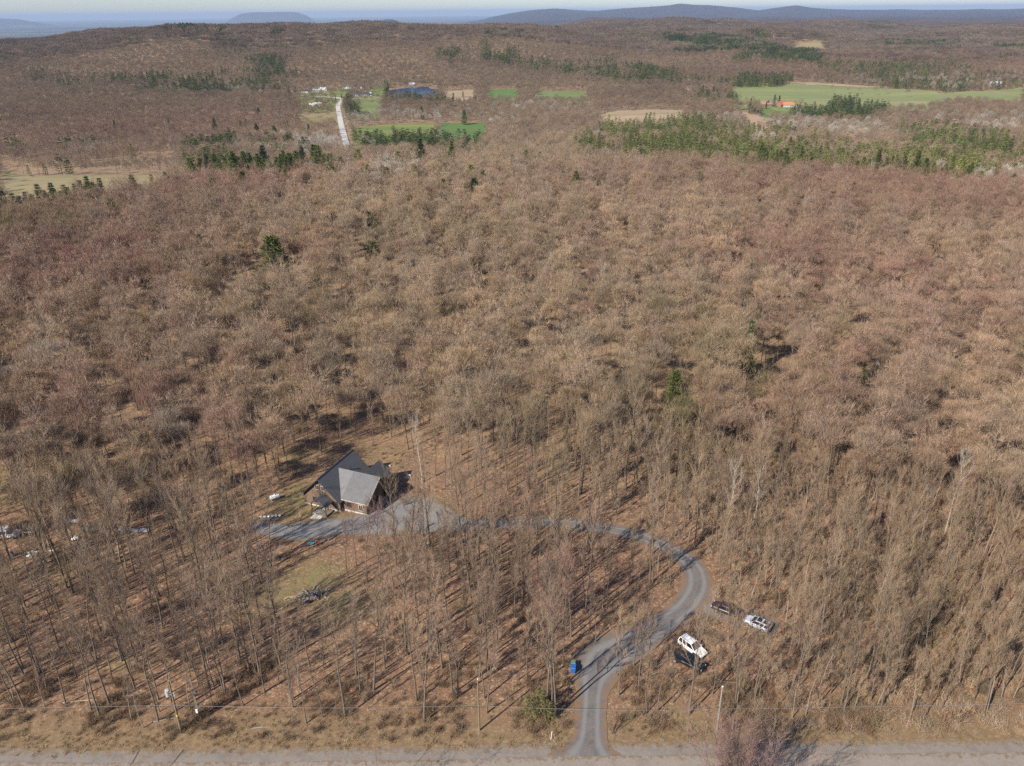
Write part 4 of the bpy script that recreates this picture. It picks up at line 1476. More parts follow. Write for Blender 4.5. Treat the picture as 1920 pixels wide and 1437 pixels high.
for P in OPEN[2:5]:
    k &= ~inside(P, bx, by)
bx, by = bx[k], by[k]
bw_ = q.uniform(0, 1, (len(bx), 1))
x, y = np.append(x, bx), np.append(y, by)
us = np.append(us, q.uniform(.45, 1.25, len(bx)) * (1 + .35 * sm(20, 60, bx)))
ut = np.vstack([ut, (np.array((.215, .128, .078)) * bw_ + np.array((.215, .165, .105)) * (1 - bw_)) * q.uniform(.75, 1.2, (len(bx), 1))])
scatter('undergrowth', SHRUB, np.column_stack([x, y, height(x, y) - .05]), q.uniform(0, 6.28, len(x)), us, q.integers(0, 4, len(x)), ut, 'brown brush and saplings under the trees')
x, y = jgrid(70, 125, .75, -650, 2650, seed=32)
k = (y > 81.6 + .6 * snoise(x, y, 73, 6)) & (q.uniform(0, 1, len(x)) < np.clip(1.1 - (y - 82) / 9., 0, 1) * (.55 + .4 * snoise(x, y, 74, 9))) & (seg_dist(DRIVE[::3], x, y) > 2.7)
x, y = x[k], y[k]
w = q.uniform(0, 1, (len(x), 1))
scatter('grass', GRASS, np.column_stack([x, y, height(x, y)]), q.uniform(0, 6.28, len(x)), q.uniform(.4, 1.0, len(x)), q.integers(0, 3, len(x)), (np.array((.33, .235, .135)) * w + np.array((.20, .145, .080)) * (1 - w)) * q.uniform(.7, 1.2, (len(x), 1)), 'dry tan grass on the road verge')

# shrubs one can tell apart
def multi_stem(seed, h, r, n, sub, w=.035):
    b = TB(seed)
    qq = b.q
    for i in range(n):
        az, an = qq.uniform(0, 6.28), math.radians(qq.uniform(6, 40))
        d = np.array([math.cos(az) * math.sin(an), math.sin(az) * math.sin(an), math.cos(an)])
        L = h * qq.uniform(.7, 1.05)
        p0 = np.array([qq.normal(0, .2), qq.normal(0, .2), 0])
        p1 = p0 + d * L * .5
        d2 = d + np.array([0, 0, .25])
        d2 /= np.linalg.norm(d2)
        p2 = p1 + d2 * L * .5
        b.tube(0, [p0, p1, p2], [.035, .022, .008], 4)
        t = qq.uniform(.25, 1, sub)
        A = np.where((t < .5)[:, None], p0 + (p1 - p0) * (2 * t)[:, None], p1 + (p2 - p1) * (2 * t - 1)[:, None])
        D = rot_dir(qq, np.repeat(d2[None], sub, 0), np.radians(qq.uniform(15, 50, sub)), .2)
        Ls = qq.uniform(.5, 1.3, sub) * r * .5
        b.cones(1, A, D, Ls, np.full(sub, w), 3)
        A2 = np.repeat(A + D * (Ls * .5)[:, None], 2, 0)
        b.cones(1, A2, rot_dir(qq, np.repeat(D, 2, 0), np.radians(qq.uniform(20, 50, 2 * sub)), .15), np.repeat(Ls, 2) * .55, np.full(2 * sub, w * .8), 3)
    return b


for seed, (gx, gy), h, r, n, sub, c, lab in ((700, (28.0, 72.0), 14.3, 5.0, 40, 44, (.255, .165, .135), 'big mauve twiggy bush rising in front of the gravel road'),
                                             (701, (31.5, 72.6), 12.6, 4.4, 30, 36, (.22, .150, .124), 'lower dark twiggy bush right of the big mauve one'),
                                             (702, (-17.0, 71.5), 10.6, 3.0, 12, 24, (.24, .13, .10), 'small reddish twig bush at the near edge of the road'),
                                             (703, at(1358, 1372), 2.6, 1.4, 10, 18, (.27, .13, .10), 'reddish brush around the foot of the grey pole'),
                                             (704, at(1395, 1360), 2.2, 1.2, 9, 16, (.26, .16, .10), 'low tan brush right of the grey pole'),
                                             (705, at(1150, 1375), 2.4, 1.1, 8, 14, (.22, .14, .10), 'thin brush on the right side of the driveway mouth'),
                                             (706, at(1770, 1362), 2.2, 1.0, 9, 16, (.28, .16, .09), 'russet bush on the verge at the far right'),
                                             (707, at(1560, 1372), 1.9, 1.0, 8, 14, (.24, .15, .09), 'low russet bush on the verge right of the large bush'),
                                             (708, at(735, 935), 3.0, 1.5, 12, 18, (.20, .115, .11), 'purple-brown bush beside the right end wall of the house'),
                                             (709, at(760, 948), 2.6, 1.3, 10, 18, (.21, .12, .11), 'purple-brown bush at the yard edge right of the house')):
    b = multi_stem(seed, h, r, n, sub)
    o = thing('twig_bush', lab, 'bush', (gx, gy, float(height(gx, gy))))
    a, c2 = split_meshes('twig_bush', b, M_BARK, M_TWIG)
    link('stem', a, o)
    link('crown', c2, o, tint=c)

# yellow-green cedar at the drive mouth: two leaders
gx, gy = at(1006, 1345)
b = TB(720)
conifer(0, 5.6, 1.5, 13, 7, 7, 'spruce', .10, .03, b, .5, .2)
conifer(0, 4.6, 1.5, 11, 7, 7, 'spruce', .10, .03, b, -1.1, -.3)
conifer(0, 3.6, 1.4, 9, 7, 7, 'spruce', .10, .03, b, 1.6, -.5)
o = thing('cedar_bush', 'loose yellow-green cedar standing left of the driveway mouth', 'bush', (gx, gy, float(height(gx, gy))))
a, c2 = split_meshes('cedar_bush', b, M_PINEBARK, M_TWIG)
link('trunk', a, o)
link('crown', c2, o, tint=(.150, .132, .055))

# ----------------------------------------------------------------- the log house
M_LOG = mat('stained_logs', (.168, .110, .072), .75, noise=(3.0, .8, (.115, .072, .047)))
M_FOUND = mat('pale_foundation', (.50, .47, .42), .9, noise=(2.5, .6, (.36, .33, .29)))
M_DROOF = mat('charcoal_roof', (.112, .110, .110), .60, noise=(1.2, .6, (.086, .084, .084)))
M_LROOF = mat('grey_metal_roof', (.180, .174, .172), .45, .2, noise=(1.0, .6, (.140, .135, .134)))
M_TRIM = mat('pale_trim', (.52, .46, .38), .7)
M_DTRIM = mat('dark_trim', (.05, .045, .042), .6)
M_WINDOW = mat('window_glass', (.02, .024, .03), .08, spec=.6)
M_STONE = mat('pale_stone', (.46, .43, .37), .95, noise=(2.2, .8, (.30, .28, .24)), bump=.4)
M_WOOD = mat('weathered_wood', (.20, .155, .115), .85, noise=(5, .7, (.12, .09, .065)))
hz = float(height(*house_xy(3, 5)))
house = thing('log_house', 'brown log house with dark main roof and light grey metal wing roof', 'house', (HOUSE_O[0], HOUSE_O[1], hz), HOUSE_A)
fd = MB()
fd.box(-4.48, 4.48, -.08, 12.08, -.6, .42)
fd.box(4.48, 10.38, .82, 12.0, -.6, .42)
fd.build('foundation', M_FOUND, house)


def roof_z(u):
    return 7.4 - .97 * abs(u)


def logs_along(mb, a, b, z0, top, r=.15):
    """courses of round logs from a to b; top(t) limits the height along the wall"""
    ax, ay, bx, by = *a, *b
    z = z0
    while True:
        ts = [t / 60 for t in range(61) if top(t / 60) > z + r]
        if not ts:
            break
        t0, t1 = ts[0], ts[-1]
        mb.cyl((ax + (bx - ax) * t0, ay + (by - ay) * t0, z + r), (ax + (bx - ax) * t1, ay + (by - ay) * t1, z + r), r, n=6)
        z += 2 * r * .96


for nm, a, b, top in (('front', (-4.55, 0), (4.55, 0), lambda t: roof_z(-4.55 + 9.1 * t) - .1), ('left', (-4.4, -.15), (-4.4, 12.1), lambda t: 3.0), ('back', (-4.4, 12), (4.4, 12), lambda t: roof_z(-4.4 + 8.8 * t) - .1),
                      ('right', (4.4, -.15), (4.4, 12.1), lambda t: 3.0), ('wing front', (4.5, .9), (10.3, .9), lambda t: 3.15),
                      ('wing end', (10.3, .75), (10.3, 12), lambda t: min(6.6 - .673 * abs(-5.15 + 11.25 * t) - .05, 99)), ('wing back', (4.4, 11.8), (10.3, 11.8), lambda t: 3.1)):
    w = MB()
    logs_along(w, a, b, .4, top)
    w.build('log_wall', M_LOG, house, kind='stuff')
g3 = MB()
logs_along(g3, (4.6, 12.05), (9.3, 12.05), .4, lambda t: 6.0 - 1.0 * abs(-2.35 + 4.7 * t) - .1)
g3.build('log_wall', M_LOG, house, kind='stuff')
r = MB()
r.slab([(0, -.75, 7.45), (0, 12.7, 7.45), (-4.95, 12.7, 2.62), (-4.95, -.75, 2.62)], .16)
r.slab([(.002, -.75, 7.45), (4.95, -.75, 2.62), (4.95, 12.7, 2.62), (.002, 12.7, 7.45)], .16)
rf = r.build('main_roof', M_DROOF, house)
MB().box(-.12, .12, -.76, 12.71, 7.40, 7.50).build('ridge_cap', M_DTRIM, rf)
fa = MB()
for sgn in (-1, 1):
    fa.slab([(0, -.80, 7.42), (0, -.752, 7.42), (sgn * 4.97, -.752, 2.60), (sgn * 4.97, -.80, 2.60)], .24)
fa.build('fascia', M_DTRIM, rf)
for v in (3.2, 7.6):
    vt = MB().box(-.62, -.22, v - .2, v + .2, 6.8, 7.62)
    vt.box(-.68, -.16, v - .26, v + .26, 7.622, 7.70)
    vt.build('roof_vent', M_DTRIM, house)
MB().cyl((2.1, 8.0, 5.0), (2.1, 8.0, 6.3), .09, n=10).cyl((2.1, 8.0, 6.3), (2.1, 8.0, 6.38), .15, n=10).build('vent_pipe', M_DTRIM, house)
# wing roof: sunlit front slope, rear slope, standing seams
zr, zv, ze, ev, ue = 6.72, 5.9, 3.0, .38, 11.0
ur = (7.45 - zr) / .976
ul = (7.45 - ze) / .976
wr = MB()
wr.slab([(ur, zv, zr), (ul, ev, ze), (ue, ev, ze), (ue, zv, zr)], .12)
wr.slab([(ur, zv + .002, zr), (ue, zv + .002, zr), (ue, 12.3, zr - .673 * 6.4), (ul + .2, 12.3, zr - .673 * 6.4)], .12)
wro = wr.build('wing_roof', M_LROOF, house)
n_seam = 26
for i in range(n_seam + 1):
    u = ul + .1 + (ue - ul - .15) * i / n_seam
    MB().slab([(u - .02, zv - .05, zr + .035), (u - .02, ev, ze + .06), (u + .02, ev, ze + .06), (u + .02, zv - .05, zr + .035)], .075).build('roof_seam', M_LROOF, wro)
MB().slab([(ue, zv, zr + .03), (ue, ev, ze + .03), (ue + .05, ev, ze + .03), (ue + .05, zv, zr + .03)], .2).build('bargeboard', M_TRIM, wro)
MB().slab([(ul - .1, ev - .06, ze + .03), (ue + .05, ev - .06, ze + .03), (ue + .05, ev - .002, ze + .03), (ul - .1, ev - .002, ze + .03)], .15).build('eave_board', M_TRIM, wro)
# rear gable
g = MB()
g.slab([(6.9, 6.6, 6.5), (9.9, 6.6, 3.4), (9.9, 12.5, 3.4), (6.9, 12.5, 6.5)], .14)
g.slab([(6.898, 6.6, 6.5), (6.898, 12.5, 6.5), (4.2, 12.5, 3.75), (4.2, 6.6, 3.75)], .14)
g.build('rear_roof', M_DROOF, house)


def window(parent, u0, u1, z0, z1, v, axis='v', frame=M_TRIM):
    """window on a wall whose outward normal is -v (axis v) or +u (axis u)"""
    f, p = MB(), MB()
    d = .08
    if axis == 'v':
        f.box(u0 - d, u1 + d, v - .22, v - .12, z1, z1 + d).box(u0 - d, u1 + d, v - .22, v - .12, z0 - d, z0).box(u0 - d, u0, v - .22, v - .12, z0, z1).box(u1, u1 + d, v - .22, v - .12, z0, z1)
        f.box((u0 + u1) / 2 - .03, (u0 + u1) / 2 + .03, v - .21, v - .13, z0, z1)
        p.box(u0, u1, v - .19, v - .15, z0, z1)
    else:
        f.box(v + .12, v + .22, u0 - d, u1 + d, z1, z1 + d).box(v + .12, v + .22, u0 - d, u1 + d, z0 - d, z0).box(v + .12, v + .22, u0 - d, u0, z0, z1).box(v + .12, v + .22, u1, u1 + d, z0, z1)
        p.box(v + .15, v + .19, u0, u1, z0, z1)
    w = f.build('window', frame, parent)
    p.build('pane', M_WINDOW, w)
    return w


window(house, -2.1, -1.1, 1.2, 2.3, 0, frame=M_DTRIM)
window(house, -1.2, -.3, 4.5, 5.5, 0)
window(house, .3, 1.2, 4.5, 5.5, 0)
window(house, 3.0, 3.9, 1.3, 2.3, 0, frame=M_DTRIM)
window(house, 8.6, 9.5, 1.0, 2.3, .9)
window(house, 5.6, 6.6, 1.3, 2.3, .9, frame=M_DTRIM)
window(house, 4.0, 5.0, 1.2, 2.4, 10.3, 'u', M_DTRIM)
window(house, 7.5, 8.5, 1.2, 2.4, 10.3, 'u', M_DTRIM)
dr = MB().box(.55, 1.5, -.2, -.13, .42, 2.5).build('door', M_DTRIM, house)
MB().cyl((1.4, -.24, 1.4), (1.4, -.16, 1.4), .05, n=8).build('handle', M_TRIM, dr)
pr = MB()
pr.slab([(1.0, -3.0, 4.0), (1.0, -.05, 4.0), (-1.0, -.05, 2.55), (-1.0, -3.0, 2.55)], .1)
pr.slab([(1.002, -3.0, 4.0), (3.0, -3.0, 2.55), (3.0, -.05, 2.55), (1.002, -.05, 4.0)], .1)
porch = pr.build('porch_roof', M_DROOF, house)
for u in (-.7, 2.7):
    MB().cyl((u, -2.75, .3), (u, -2.75, 2.7), .12, n=8).build('post', M_LOG, porch)
MB().box(-.9, 2.9, -2.9, -.2, -.3, .38).build('porch_deck', M_WOOD, house)
for i in range(3):
    MB().box(-.3 + .1 * i, 2.2 - .1 * i, -4.3 + .45 * i, -2.92, -.3, .06 + .11 * i).build('step', M_STONE, house)
MB().box(-.95, -.85, -2.9, -.2, .9, 1.0).box(-.95, -.85, -2.9, -2.8, .38, .9).build('railing', M_LOG, house)
for k, (a, b, s) in enumerate(((600, 962, .9), (610, 958, .7), (592, 964, .6))):
    gp = ground(a, b)
    tg = MB().lump((0, 0, .2), (s, s * .8, .45), n=9, k=6, seed=k).build('boulder', M_STONE, None, loc=gp)
    tg['label'] = ('largest pale rock at the foot of the porch steps', 'pale rock against the porch post', 'smallest pale rock left of the porch steps')[k]
    tg['category'] = 'rock'
for k, (a, b, s, lab) in enumerate(((762, 897, .55, 'grey rock behind the right end of the house'), (768, 893, .4, 'small grey rock behind the house beside a larger one'), (731, 875, .35, 'white rock on the leaf litter behind the rear gable'))):
    tg = MB().lump((0, 0, .12), (s, s * .8, .35), n=8, k=5, seed=9 + k).build('rock', M_STONE, None, loc=ground(a, b))
    tg['label'], tg['category'] = lab, 'rock'

# ----------------------------------------------------------------- vehicles
M_TYRE = mat('tyre_rubber', (.018, .018, .019), .9)
M_RIM = mat('alloy_rim', (.45, .45, .46), .35, .7)
M_GLASS = mat('car_glass', (.012, .014, .017), .06, spec=.6)
M_LAMP = mat('headlight', (.75, .75, .72), .15, spec=.6)
M_TAIL = mat('tail_light', (.30, .015, .012), .25)
M_BLACKP = mat('black_plastic', (.02, .02, .021), .7)


def paint(name, c, rough=.3):
    return mat(name, c, rough, coat=.5, spec=.5, noise=(1.3, .25, tuple(q_ * .86 for q_ in c)))


def ring(x, w, zb, zt, n=.1):
    return [(x, -w * .9, zb), (x, -w, zb + .22), (x, -w, zt - .14), (x, -w * .9, zt), (x, w * .9, zt), (x, w, zt - .14), (x, w, zb + .22), (x, w * .9, zb)]


def wheels(root, xs, half, rad):
    for x in xs:
        for s in (-1, 1):
            w = link('wheel', None, root, (x, s * (half - .1), rad))
            MB().cyl((0, -.12, 0), (0, .12, 0), rad, n=18).build('tyre', M_TYRE, w)
            rm = MB().cyl((0, s * .10, 0), (0, s * .135, 0), rad * .62, n=14)
            rm.cyl((0, s * .135, 0), (0, s * .15, 0), rad * .2, n=8)
            rm.build('rim', M_RIM, w)


def suv(label, loc, head, body, L=4.7, W=1.86, hgt=1.72, glass_roof=False, cat='car', name='parked_car', sedan=False):
    o = thing(name, label, cat, loc, head)
    h, w = L / 2, W / 2
    hood = 1.02
    b = MB().loft([ring(-h, w * .82, .48, .92), ring(-h + .12, w * .96, .32, 1.04), ring(-h + .6, w, .27, 1.08), ring(h * .3, w, .27, 1.06), ring(h * .45, w, .27, hood), ring(h - .5, w * .97, .28, hood - .1), ring(h - .1, w * .86, .34, hood - .24), ring(h, w * .74, .46, .66)])
    b.build('body', body, o)
    xr0, xr1 = (-h + .35, .1) if not sedan else (-h * .48, .05)
    xb0, xb1 = (-h + .12, h * .40) if not sedan else (-h * .80, h * .40)
    z0, z1 = 1.04, hgt - .05
    wb, wt = w * .93, w * .74
    gl = MB().loft([[(xb0, -wb, z0), (xb1, -wb, z0), (xb1, wb, z0), (xb0, wb, z0)], [(xr0, -wt, z1), (xr1, -wt, z1), (xr1, wt, z1), (xr0, wt, z1)]])
    gl.build('windows', M_GLASS, o)
    rf = MB().loft([[(xr0 - .05, -wt - .03, z1 - .02), (xr1 + .08, -wt - .03, z1 - .02), (xr1 + .08, wt + .03, z1 - .02), (xr0 - .05, wt + .03, z1 - .02)], [(xr0 + .08, -wt + .06, z1 + .06), (xr1 - .06, -wt + .06, z1 + .06), (xr1 - .06, wt - .06, z1 + .06), (xr0 + .08, wt - .06, z1 + .06)]])
    roof = rf.build('roof', body, o)
    if glass_roof:
        MB().box(xr0 + .18, (xr0 + xr1) / 2 - .14, -wt + .14, wt - .14, z1 + .061, z1 + .075).build('roof_glass', M_GLASS, roof)
        MB().box((xr0 + xr1) / 2 + .14, xr1 - .1, -wt + .14, wt - .14, z1 + .061, z1 + .075).build('roof_glass', M_GLASS, roof)
    else:
        for s in (-1, 1):
            MB().box(xr0 + .2, xr1 - .1, s * (wt - .08) - .025, s * (wt - .08) + .025, z1 + .06, z1 + .11).build('roof_rail', M_BLACKP, roof)
    for s in (-1, 1):
        for (xa, xb_) in ((xb1, xr1), (xb0, xr0), ((xb0 + xb1) / 2 + .05, (xr0 + xr1) / 2 + .1), ((xb0 * .6 + xb1 * .4) - .35, xr0 * .65 + xr1 * .35 - .3)):
            MB().loft([[(xa - .06, s * (wb + .012), z0), (xa + .06, s * (wb + .012), z0), (xa + .06, s * (wb - .05), z0), (xa - .06, s * (wb - .05), z0)], [(xb_ - .05, s * (wt + .014), z1), (xb_ + .05, s * (wt + .014), z1), (xb_ + .05, s * (wt - .05), z1), (xb_ - .05, s * (wt - .05), z1)]]).build('pillar', body, o)
        MB().box(h * .34, h * .34 + .16, s * (w + .02) - .1, s * (w + .02) + .1, 1.06, 1.2).build('mirror', body, o)
        MB().box(h - .22, h - .045, s * w * .72 - .16, s * w * .72 + .16, .66, .80).build('headlight', M_LAMP, o)
        MB().box(-h - .015, -h + .14, s * w * .78 - .13, s * w * .78 + .13, .72, 1.0).build('tail_light', M_TAIL, o)
        MB().box(-h * .5, h * .4, s * (w + .004) - .006, s * (w + .004) + .006, .88, .91).build('door_trim', M_BLACKP, o)
    MB().box(h - .06, h + .02, -.5, .5, .42, .62).build('grille', M_BLACKP, o)
    MB().box(-h - .04, -h + .05, -w * .7, w * .7, .36, .52).build('bumper', M_BLACKP, o)
    wheels(o, (-h * .58, h * .60), w, .35)
    return o


def pickup(label, loc, head, body, L=5.8, W=2.0, hgt=1.92, cover=None):
    o = thing('pickup_truck', label, 'pickup truck', loc, head)
    h, w = L / 2, W / 2
    MB().loft([ring(-.55, w, .42, 1.16), ring(h * .28, w, .42, 1.16), ring(h * .48, w, .42, 1.15), ring(h - .5, w * .97, .42, 1.08), ring(h - .08, w * .88, .46, .96), ring(h, w * .8, .55, .84)]).build('body', body, o)
    bed = MB().box(-h, -.57, -w + .1, w - .1, .55, .66)
    bed.box(-h, -.57, -w, -w + .1, .5, 1.16).box(-h, -.57, w - .1, w, .5, 1.16).box(-.66, -.57, -w + .1, w - .1, .66, 1.16)
    bd = bed.build('cargo_bed', body, o)
    MB().box(-h - .07, -h - .003, -w + .05, w - .05, .52, 1.14).build('tailgate', body, o)
    if cover:
        MB().box(-h + .02, -.7, -w + .12, w - .12, 1.05, 1.13).build('bed_cover', cover, bd)
    z0, z1 = 1.13, hgt - .05
    xb0, xb1, xr0, xr1 = -.5, h * .52, -.3, h * .28
    wb, wt = w * .93, w * .76
    MB().loft([[(xb0, -wb, z0), (xb1, -wb, z0), (xb1, wb, z0), (xb0, wb, z0)], [(xr0, -wt, z1), (xr1, -wt, z1), (xr1, wt, z1), (xr0, wt, z1)]]).build('windows', M_GLASS, o)
    MB().loft([[(xr0 - .06, -wt - .03, z1 - .02), (xr1 + .07, -wt - .03, z1 - .02), (xr1 + .07, wt + .03, z1 - .02), (xr0 - .06, wt + .03, z1 - .02)], [(xr0 + .06, -wt + .06, z1 + .06), (xr1 - .05, -wt + .06, z1 + .06), (xr1 - .05, wt - .06, z1 + .06), (xr0 + .06, wt - .06, z1 + .06)]]).build('roof', body, o)
    for s in (-1, 1):
        MB().box(h * .45, h * .45 + .16, s * (w + .04) - .12, s * (w + .04) + .12, 1.18, 1.36).build('mirror', M_BLACKP, o)
        MB().box(h - .2, h - .02, s * w * .72 - .14, s * w * .72 + .14, .78, .94).build('headlight', M_LAMP, o)
        MB().box(-h - .08, -h + .06, s * (w - .09) - .07, s * (w - .09) + .07, .72, 1.05).build('tail_light', M_TAIL, o)
    MB().box(h - .05, h + .03, -.55, .55, .55, .85).build('grille', M_BLACKP, o)
    MB().box(-h - .2, -h - .07, -w * .85, w * .85, .42, .58).build('bumper', M_RIM, o)
    wheels(o, (-h * .60, h * .62), w, .40)
    return o


def heading(a, b):
    p, r_ = Vector(at(*a)), Vector(at(*b))
    d = r_ - p
    return math.atan2(d.y, d.x)


P_WHITE, P_SILV, P_BLACK, P_DARK = paint('white_paint', (.78, .77, .74)), paint('silver_white_paint', (.43, .45, .47)), paint('black_paint', (.016, .016, .018), .28), paint('dark_maroon_paint', (.045, .022, .022), .35)


def on(px, py, dz=0.06):
    x, y = at(px, py)
    return (x, y, float(height(x, y)) + dz)


hd = heading((1279, 1220), (1319, 1249))
suv('white sport utility car parked beside a black pickup', on(1298, 1220), hd, P_WHITE, 4.9, 1.95, 1.8)
pickup('black pickup truck parked alongside the white car', on(1288, 1246), heading((1260, 1231), (1315, 1258)), P_BLACK, 5.7)
suv('silver-white car with dark glass roof parked among the trees', on(1419, 1175), heading((1442, 1184), (1396, 1163)), P_SILV, 4.5, 1.84, 1.6, True)
pickup('dark maroon pickup parked at the driveway end of the spur', on(1364, 1151), heading((1385, 1160), (1341, 1142)), P_DARK, 5.6, 1.95, 1.85, M_BLACKP)
# white van and clutter in the left wood
van = thing('white_van', 'white van parked under the trees at the left edge', 'van', on(13, 1008), R(8))
h, w = 2.5, .98
MB().loft([ring(-h, w * .92, .4, 1.2), ring(-h + .1, w, .32, 1.26), ring(h * .55, w, .32, 1.26), ring(h * .8, w * .97, .34, 1.12), ring(h, w * .8, .42, .85)]).build('body', P_WHITE, van)
MB().loft([[(-h + .05, -w * .96, 1.24), (h * .62, -w * .96, 1.24), (h * .62, w * .96, 1.24), (-h + .05, w * .96, 1.24)], [(-h + .12, -w * .88, 1.95), (h * .32, -w * .88, 1.95), (h * .32, w * .88, 1.95), (-h + .12, w * .88, 1.95)]]).build('windows', M_GLASS, van)
MB().loft([[(-h + .08, -w * .9, 1.93), (h * .36, -w * .9, 1.93), (h * .36, w * .9, 1.93), (-h + .08, w * .9, 1.93)], [(-h + .3, -w * .78, 2.2), (h * .25, -w * .78, 2.2), (h * .25, w * .78, 2.2), (-h + .3, w * .78, 2.2)]]).build('roof', P_WHITE, van)
for s in (-1, 1):
    for xx in (-h + .12, -.6, .55):
        MB().loft([[(xx - .08, s * w * .97, 1.22), (xx + .08, s * w * .97, 1.22), (xx + .08, s * w * .9, 1.22), (xx - .08, s * w * .9, 1.22)], [(xx - .08, s * w * .90, 1.95), (xx + .08, s * w * .90, 1.95), (xx + .08, s * w * .8, 1.95), (xx - .08, s * w * .8, 1.95)]]).build('pillar', P_WHITE, van)
    MB().box(h - .2, h - .03, s * .65 - .15, s * .65 + .15, .75, .95).build('headlight', M_LAMP, van)
    MB().box(-h - .02, -h + .1, s * .82 - .08, s * .82 + .08, .7, 1.1).build('tail_light', M_TAIL, van)
wheels(van, (-h * .6, h * .6), w, .36)
M_WHITE = mat('white_plastic', (.72, .72, .70), .5, noise=(3, .5, (.55, .54, .52)))
M_TARP = mat('dark_tarp', (.05, .048, .046), .6, noise=(2, .7, (.11, .105, .10)))
tr = thing('flat_trailer', 'low trailer with white side rails right of the white van', 'trailer', on(59, 1000), R(4))
MB().box(-1.1, 1.1, -.7, .7, .45, .55).build('deck', M_DTRIM, tr)
for s in (-1, 1):
    MB().box(-1.1, 1.1, s * .7 - .05, s * .7 + .05, .552, .75).build('rail', M_WHITE, tr)
MB().box(1.1, 1.9, -.05, .05, .42, .5).build('drawbar', M_DTRIM, tr)
wheels(tr, (0,), .88, .3)
bs = thing('board_stack', 'long white stack of boards in the left wood', 'boards', on(133, 980), R(3))
for i in range(5):
    MB().box(-1.7 + .1 * (i % 2), 1.7 - .13 * (i % 3), -.42 + .06 * (i % 2), .42, .1 + .09 * i, .18 + .09 * i).build('board', M_WHITE, bs)
MB().box(-1.2, -1.0, -.4, .4, 0, .1).box(1.0, 1.2, -.4, .4, 0, .1).build('bearer', M_WOOD, bs)
hp = thing('tarp_heap', 'dark tarp-covered heap beside the white boards', 'heap', on(173, 995))
MB().lump((0, 0, .5), (2.3, 1.3, .95), n=14, k=7, seed=4, rough=.12).build('tarp', M_TARP, hp, smooth=True)
MB().lump((1.7, -.5, .3), (.8, .7, .6), n=10, k=6, seed=5).build('fold', M_TARP, hp, smooth=True)
MB().lump((-.6, .3, 1.3), (.5, .35, .2), n=8, k=5, seed=6).build('stone', M_STONE, hp)


def tank(label, loc, rz_, L, r_):
    t = thing('gas_tank', label, 'tank', loc, rz_)
    rings = []
    for xx, k in ((-L / 2, .25), (-L / 2 + .08, .7), (-L / 2 + .25, 1), (L / 2 - .25, 1), (L / 2 - .08, .7), (L / 2, .25)):
        rings.append([(xx, r_ * k * math.cos(a), r_ + .15 + r_ * k * math.sin(a)) for a in np.linspace(0, 2 * math.pi, 14, endpoint=False)])
    MB().loft(rings).build('shell', M_WHITE, t, smooth=True)
    MB().cyl((0, 0, 2 * r_ + .1), (0, 0, 2 * r_ + .32), .14, n=10).build('valve_cap', M_WHITE, t)
    for xx in (-L * .28, L * .28):
        MB().box(xx - .08, xx + .08, -r_ * .7, r_ * .7, 0, .3).build('cradle', M_DTRIM, t)


tank('white gas tank on its side left of the house', on(516, 937), HOUSE_A + .9, 2.3, .48)
tank('small white tank in the left wood below the dark heap', on(143, 1014), R(20), 1.5, .36)
for i in range(6):
    px_ = 490 + i * 7
    sk = MB().lump((0, 0, .32), (.36, .30, .27), n=9, k=6, seed=30 + i, rough=.12).build('sack', M_WHITE, None, smooth=True, loc=on(px_, 972 - i * .6, 0))
    sk['label'] = ('leftmost white sack in the row by the gravel yard', 'second white sack from the left of the row', 'third white sack from the left of the row', 'fourth white sack from the left of the row', 'fifth white sack from the left of the row', 'rightmost white sack in the row by the gravel yard')[i]
    sk['category'], sk['group'] = 'sack', 'row of white sacks'
sb = MB()
sb.box(-3.2, 3.2, -.55, .55, 0, .12).box(-3.0, 1.2, -.4, .35, .12, .2).build('concrete_slab', mat('pale_concrete', (.36, .355, .34), .9, noise=(2, .6, (.27, .265, .255))), None, loc=on(250, 995, 0))
bpy.data.objects['concrete_slab']['label'], bpy.data.objects['concrete_slab']['category'] = 'long pale grey slab in the wood left of the yard', 'slab'
for k, (a, b, lab) in enumerate(((62, 1042, 'pale scrap heap among the left trees'),)):
    sh = thing('scrap_heap', lab, 'heap', on(a, b, 0))
    for i in range(9):
        MB().box(-.5, .5, -.16, .16, .1, .2, random.uniform(0, 3), (0, 0)).build('scrap_board', (M_STONE, M_WOOD, M_WHITE)[i % 3], sh, loc=(random.uniform(-.9, .9), random.uniform(-.5, .5), .08 * i))
pl_ = MB().box(-.85, .85, -.18, .18, 0, .1).build('white_plank', M_WHITE, None, loc=on(94, 1033, 0))
pl_['label'], pl_['category'] = 'single white plank lying right of the pale scrap heap', 'plank'
M_BLUE = mat('blue_plastic', (.022, .105, .32), .45)
M_TARPB = mat('blue_tarp', (.20, .26, .36), .5, noise=(3, .5, (.14, .19, .28)))
dm = thing('blue_barrel', 'grey-blue barrel at the left edge below the van', 'barrel', on(24, 1043, 0))
MB().cyl((0, 0, 0), (0, 0, .9), .32, n=14).build('shell', M_TARPB, dm)
MB().cyl((0, 0, .9), (0, 0, .95), .33, n=14).build('lid', M_BLACKP, dm)
tp = thing('blue_tarp', 'crumpled light blue tarp on the right wood floor', 'tarp', on(1741, 919, 0))
MB().lump((0, 0, .15), (.95, .6, .32), n=13, k=7, seed=44, rough=.2).build('sheet', M_TARPB, tp, smooth=False)
MB().lump((.7, -.3, .1), (.45, .4, .2), n=10, k=6, seed=45, rough=.2).build('fold', M_TARPB, tp, smooth=False)

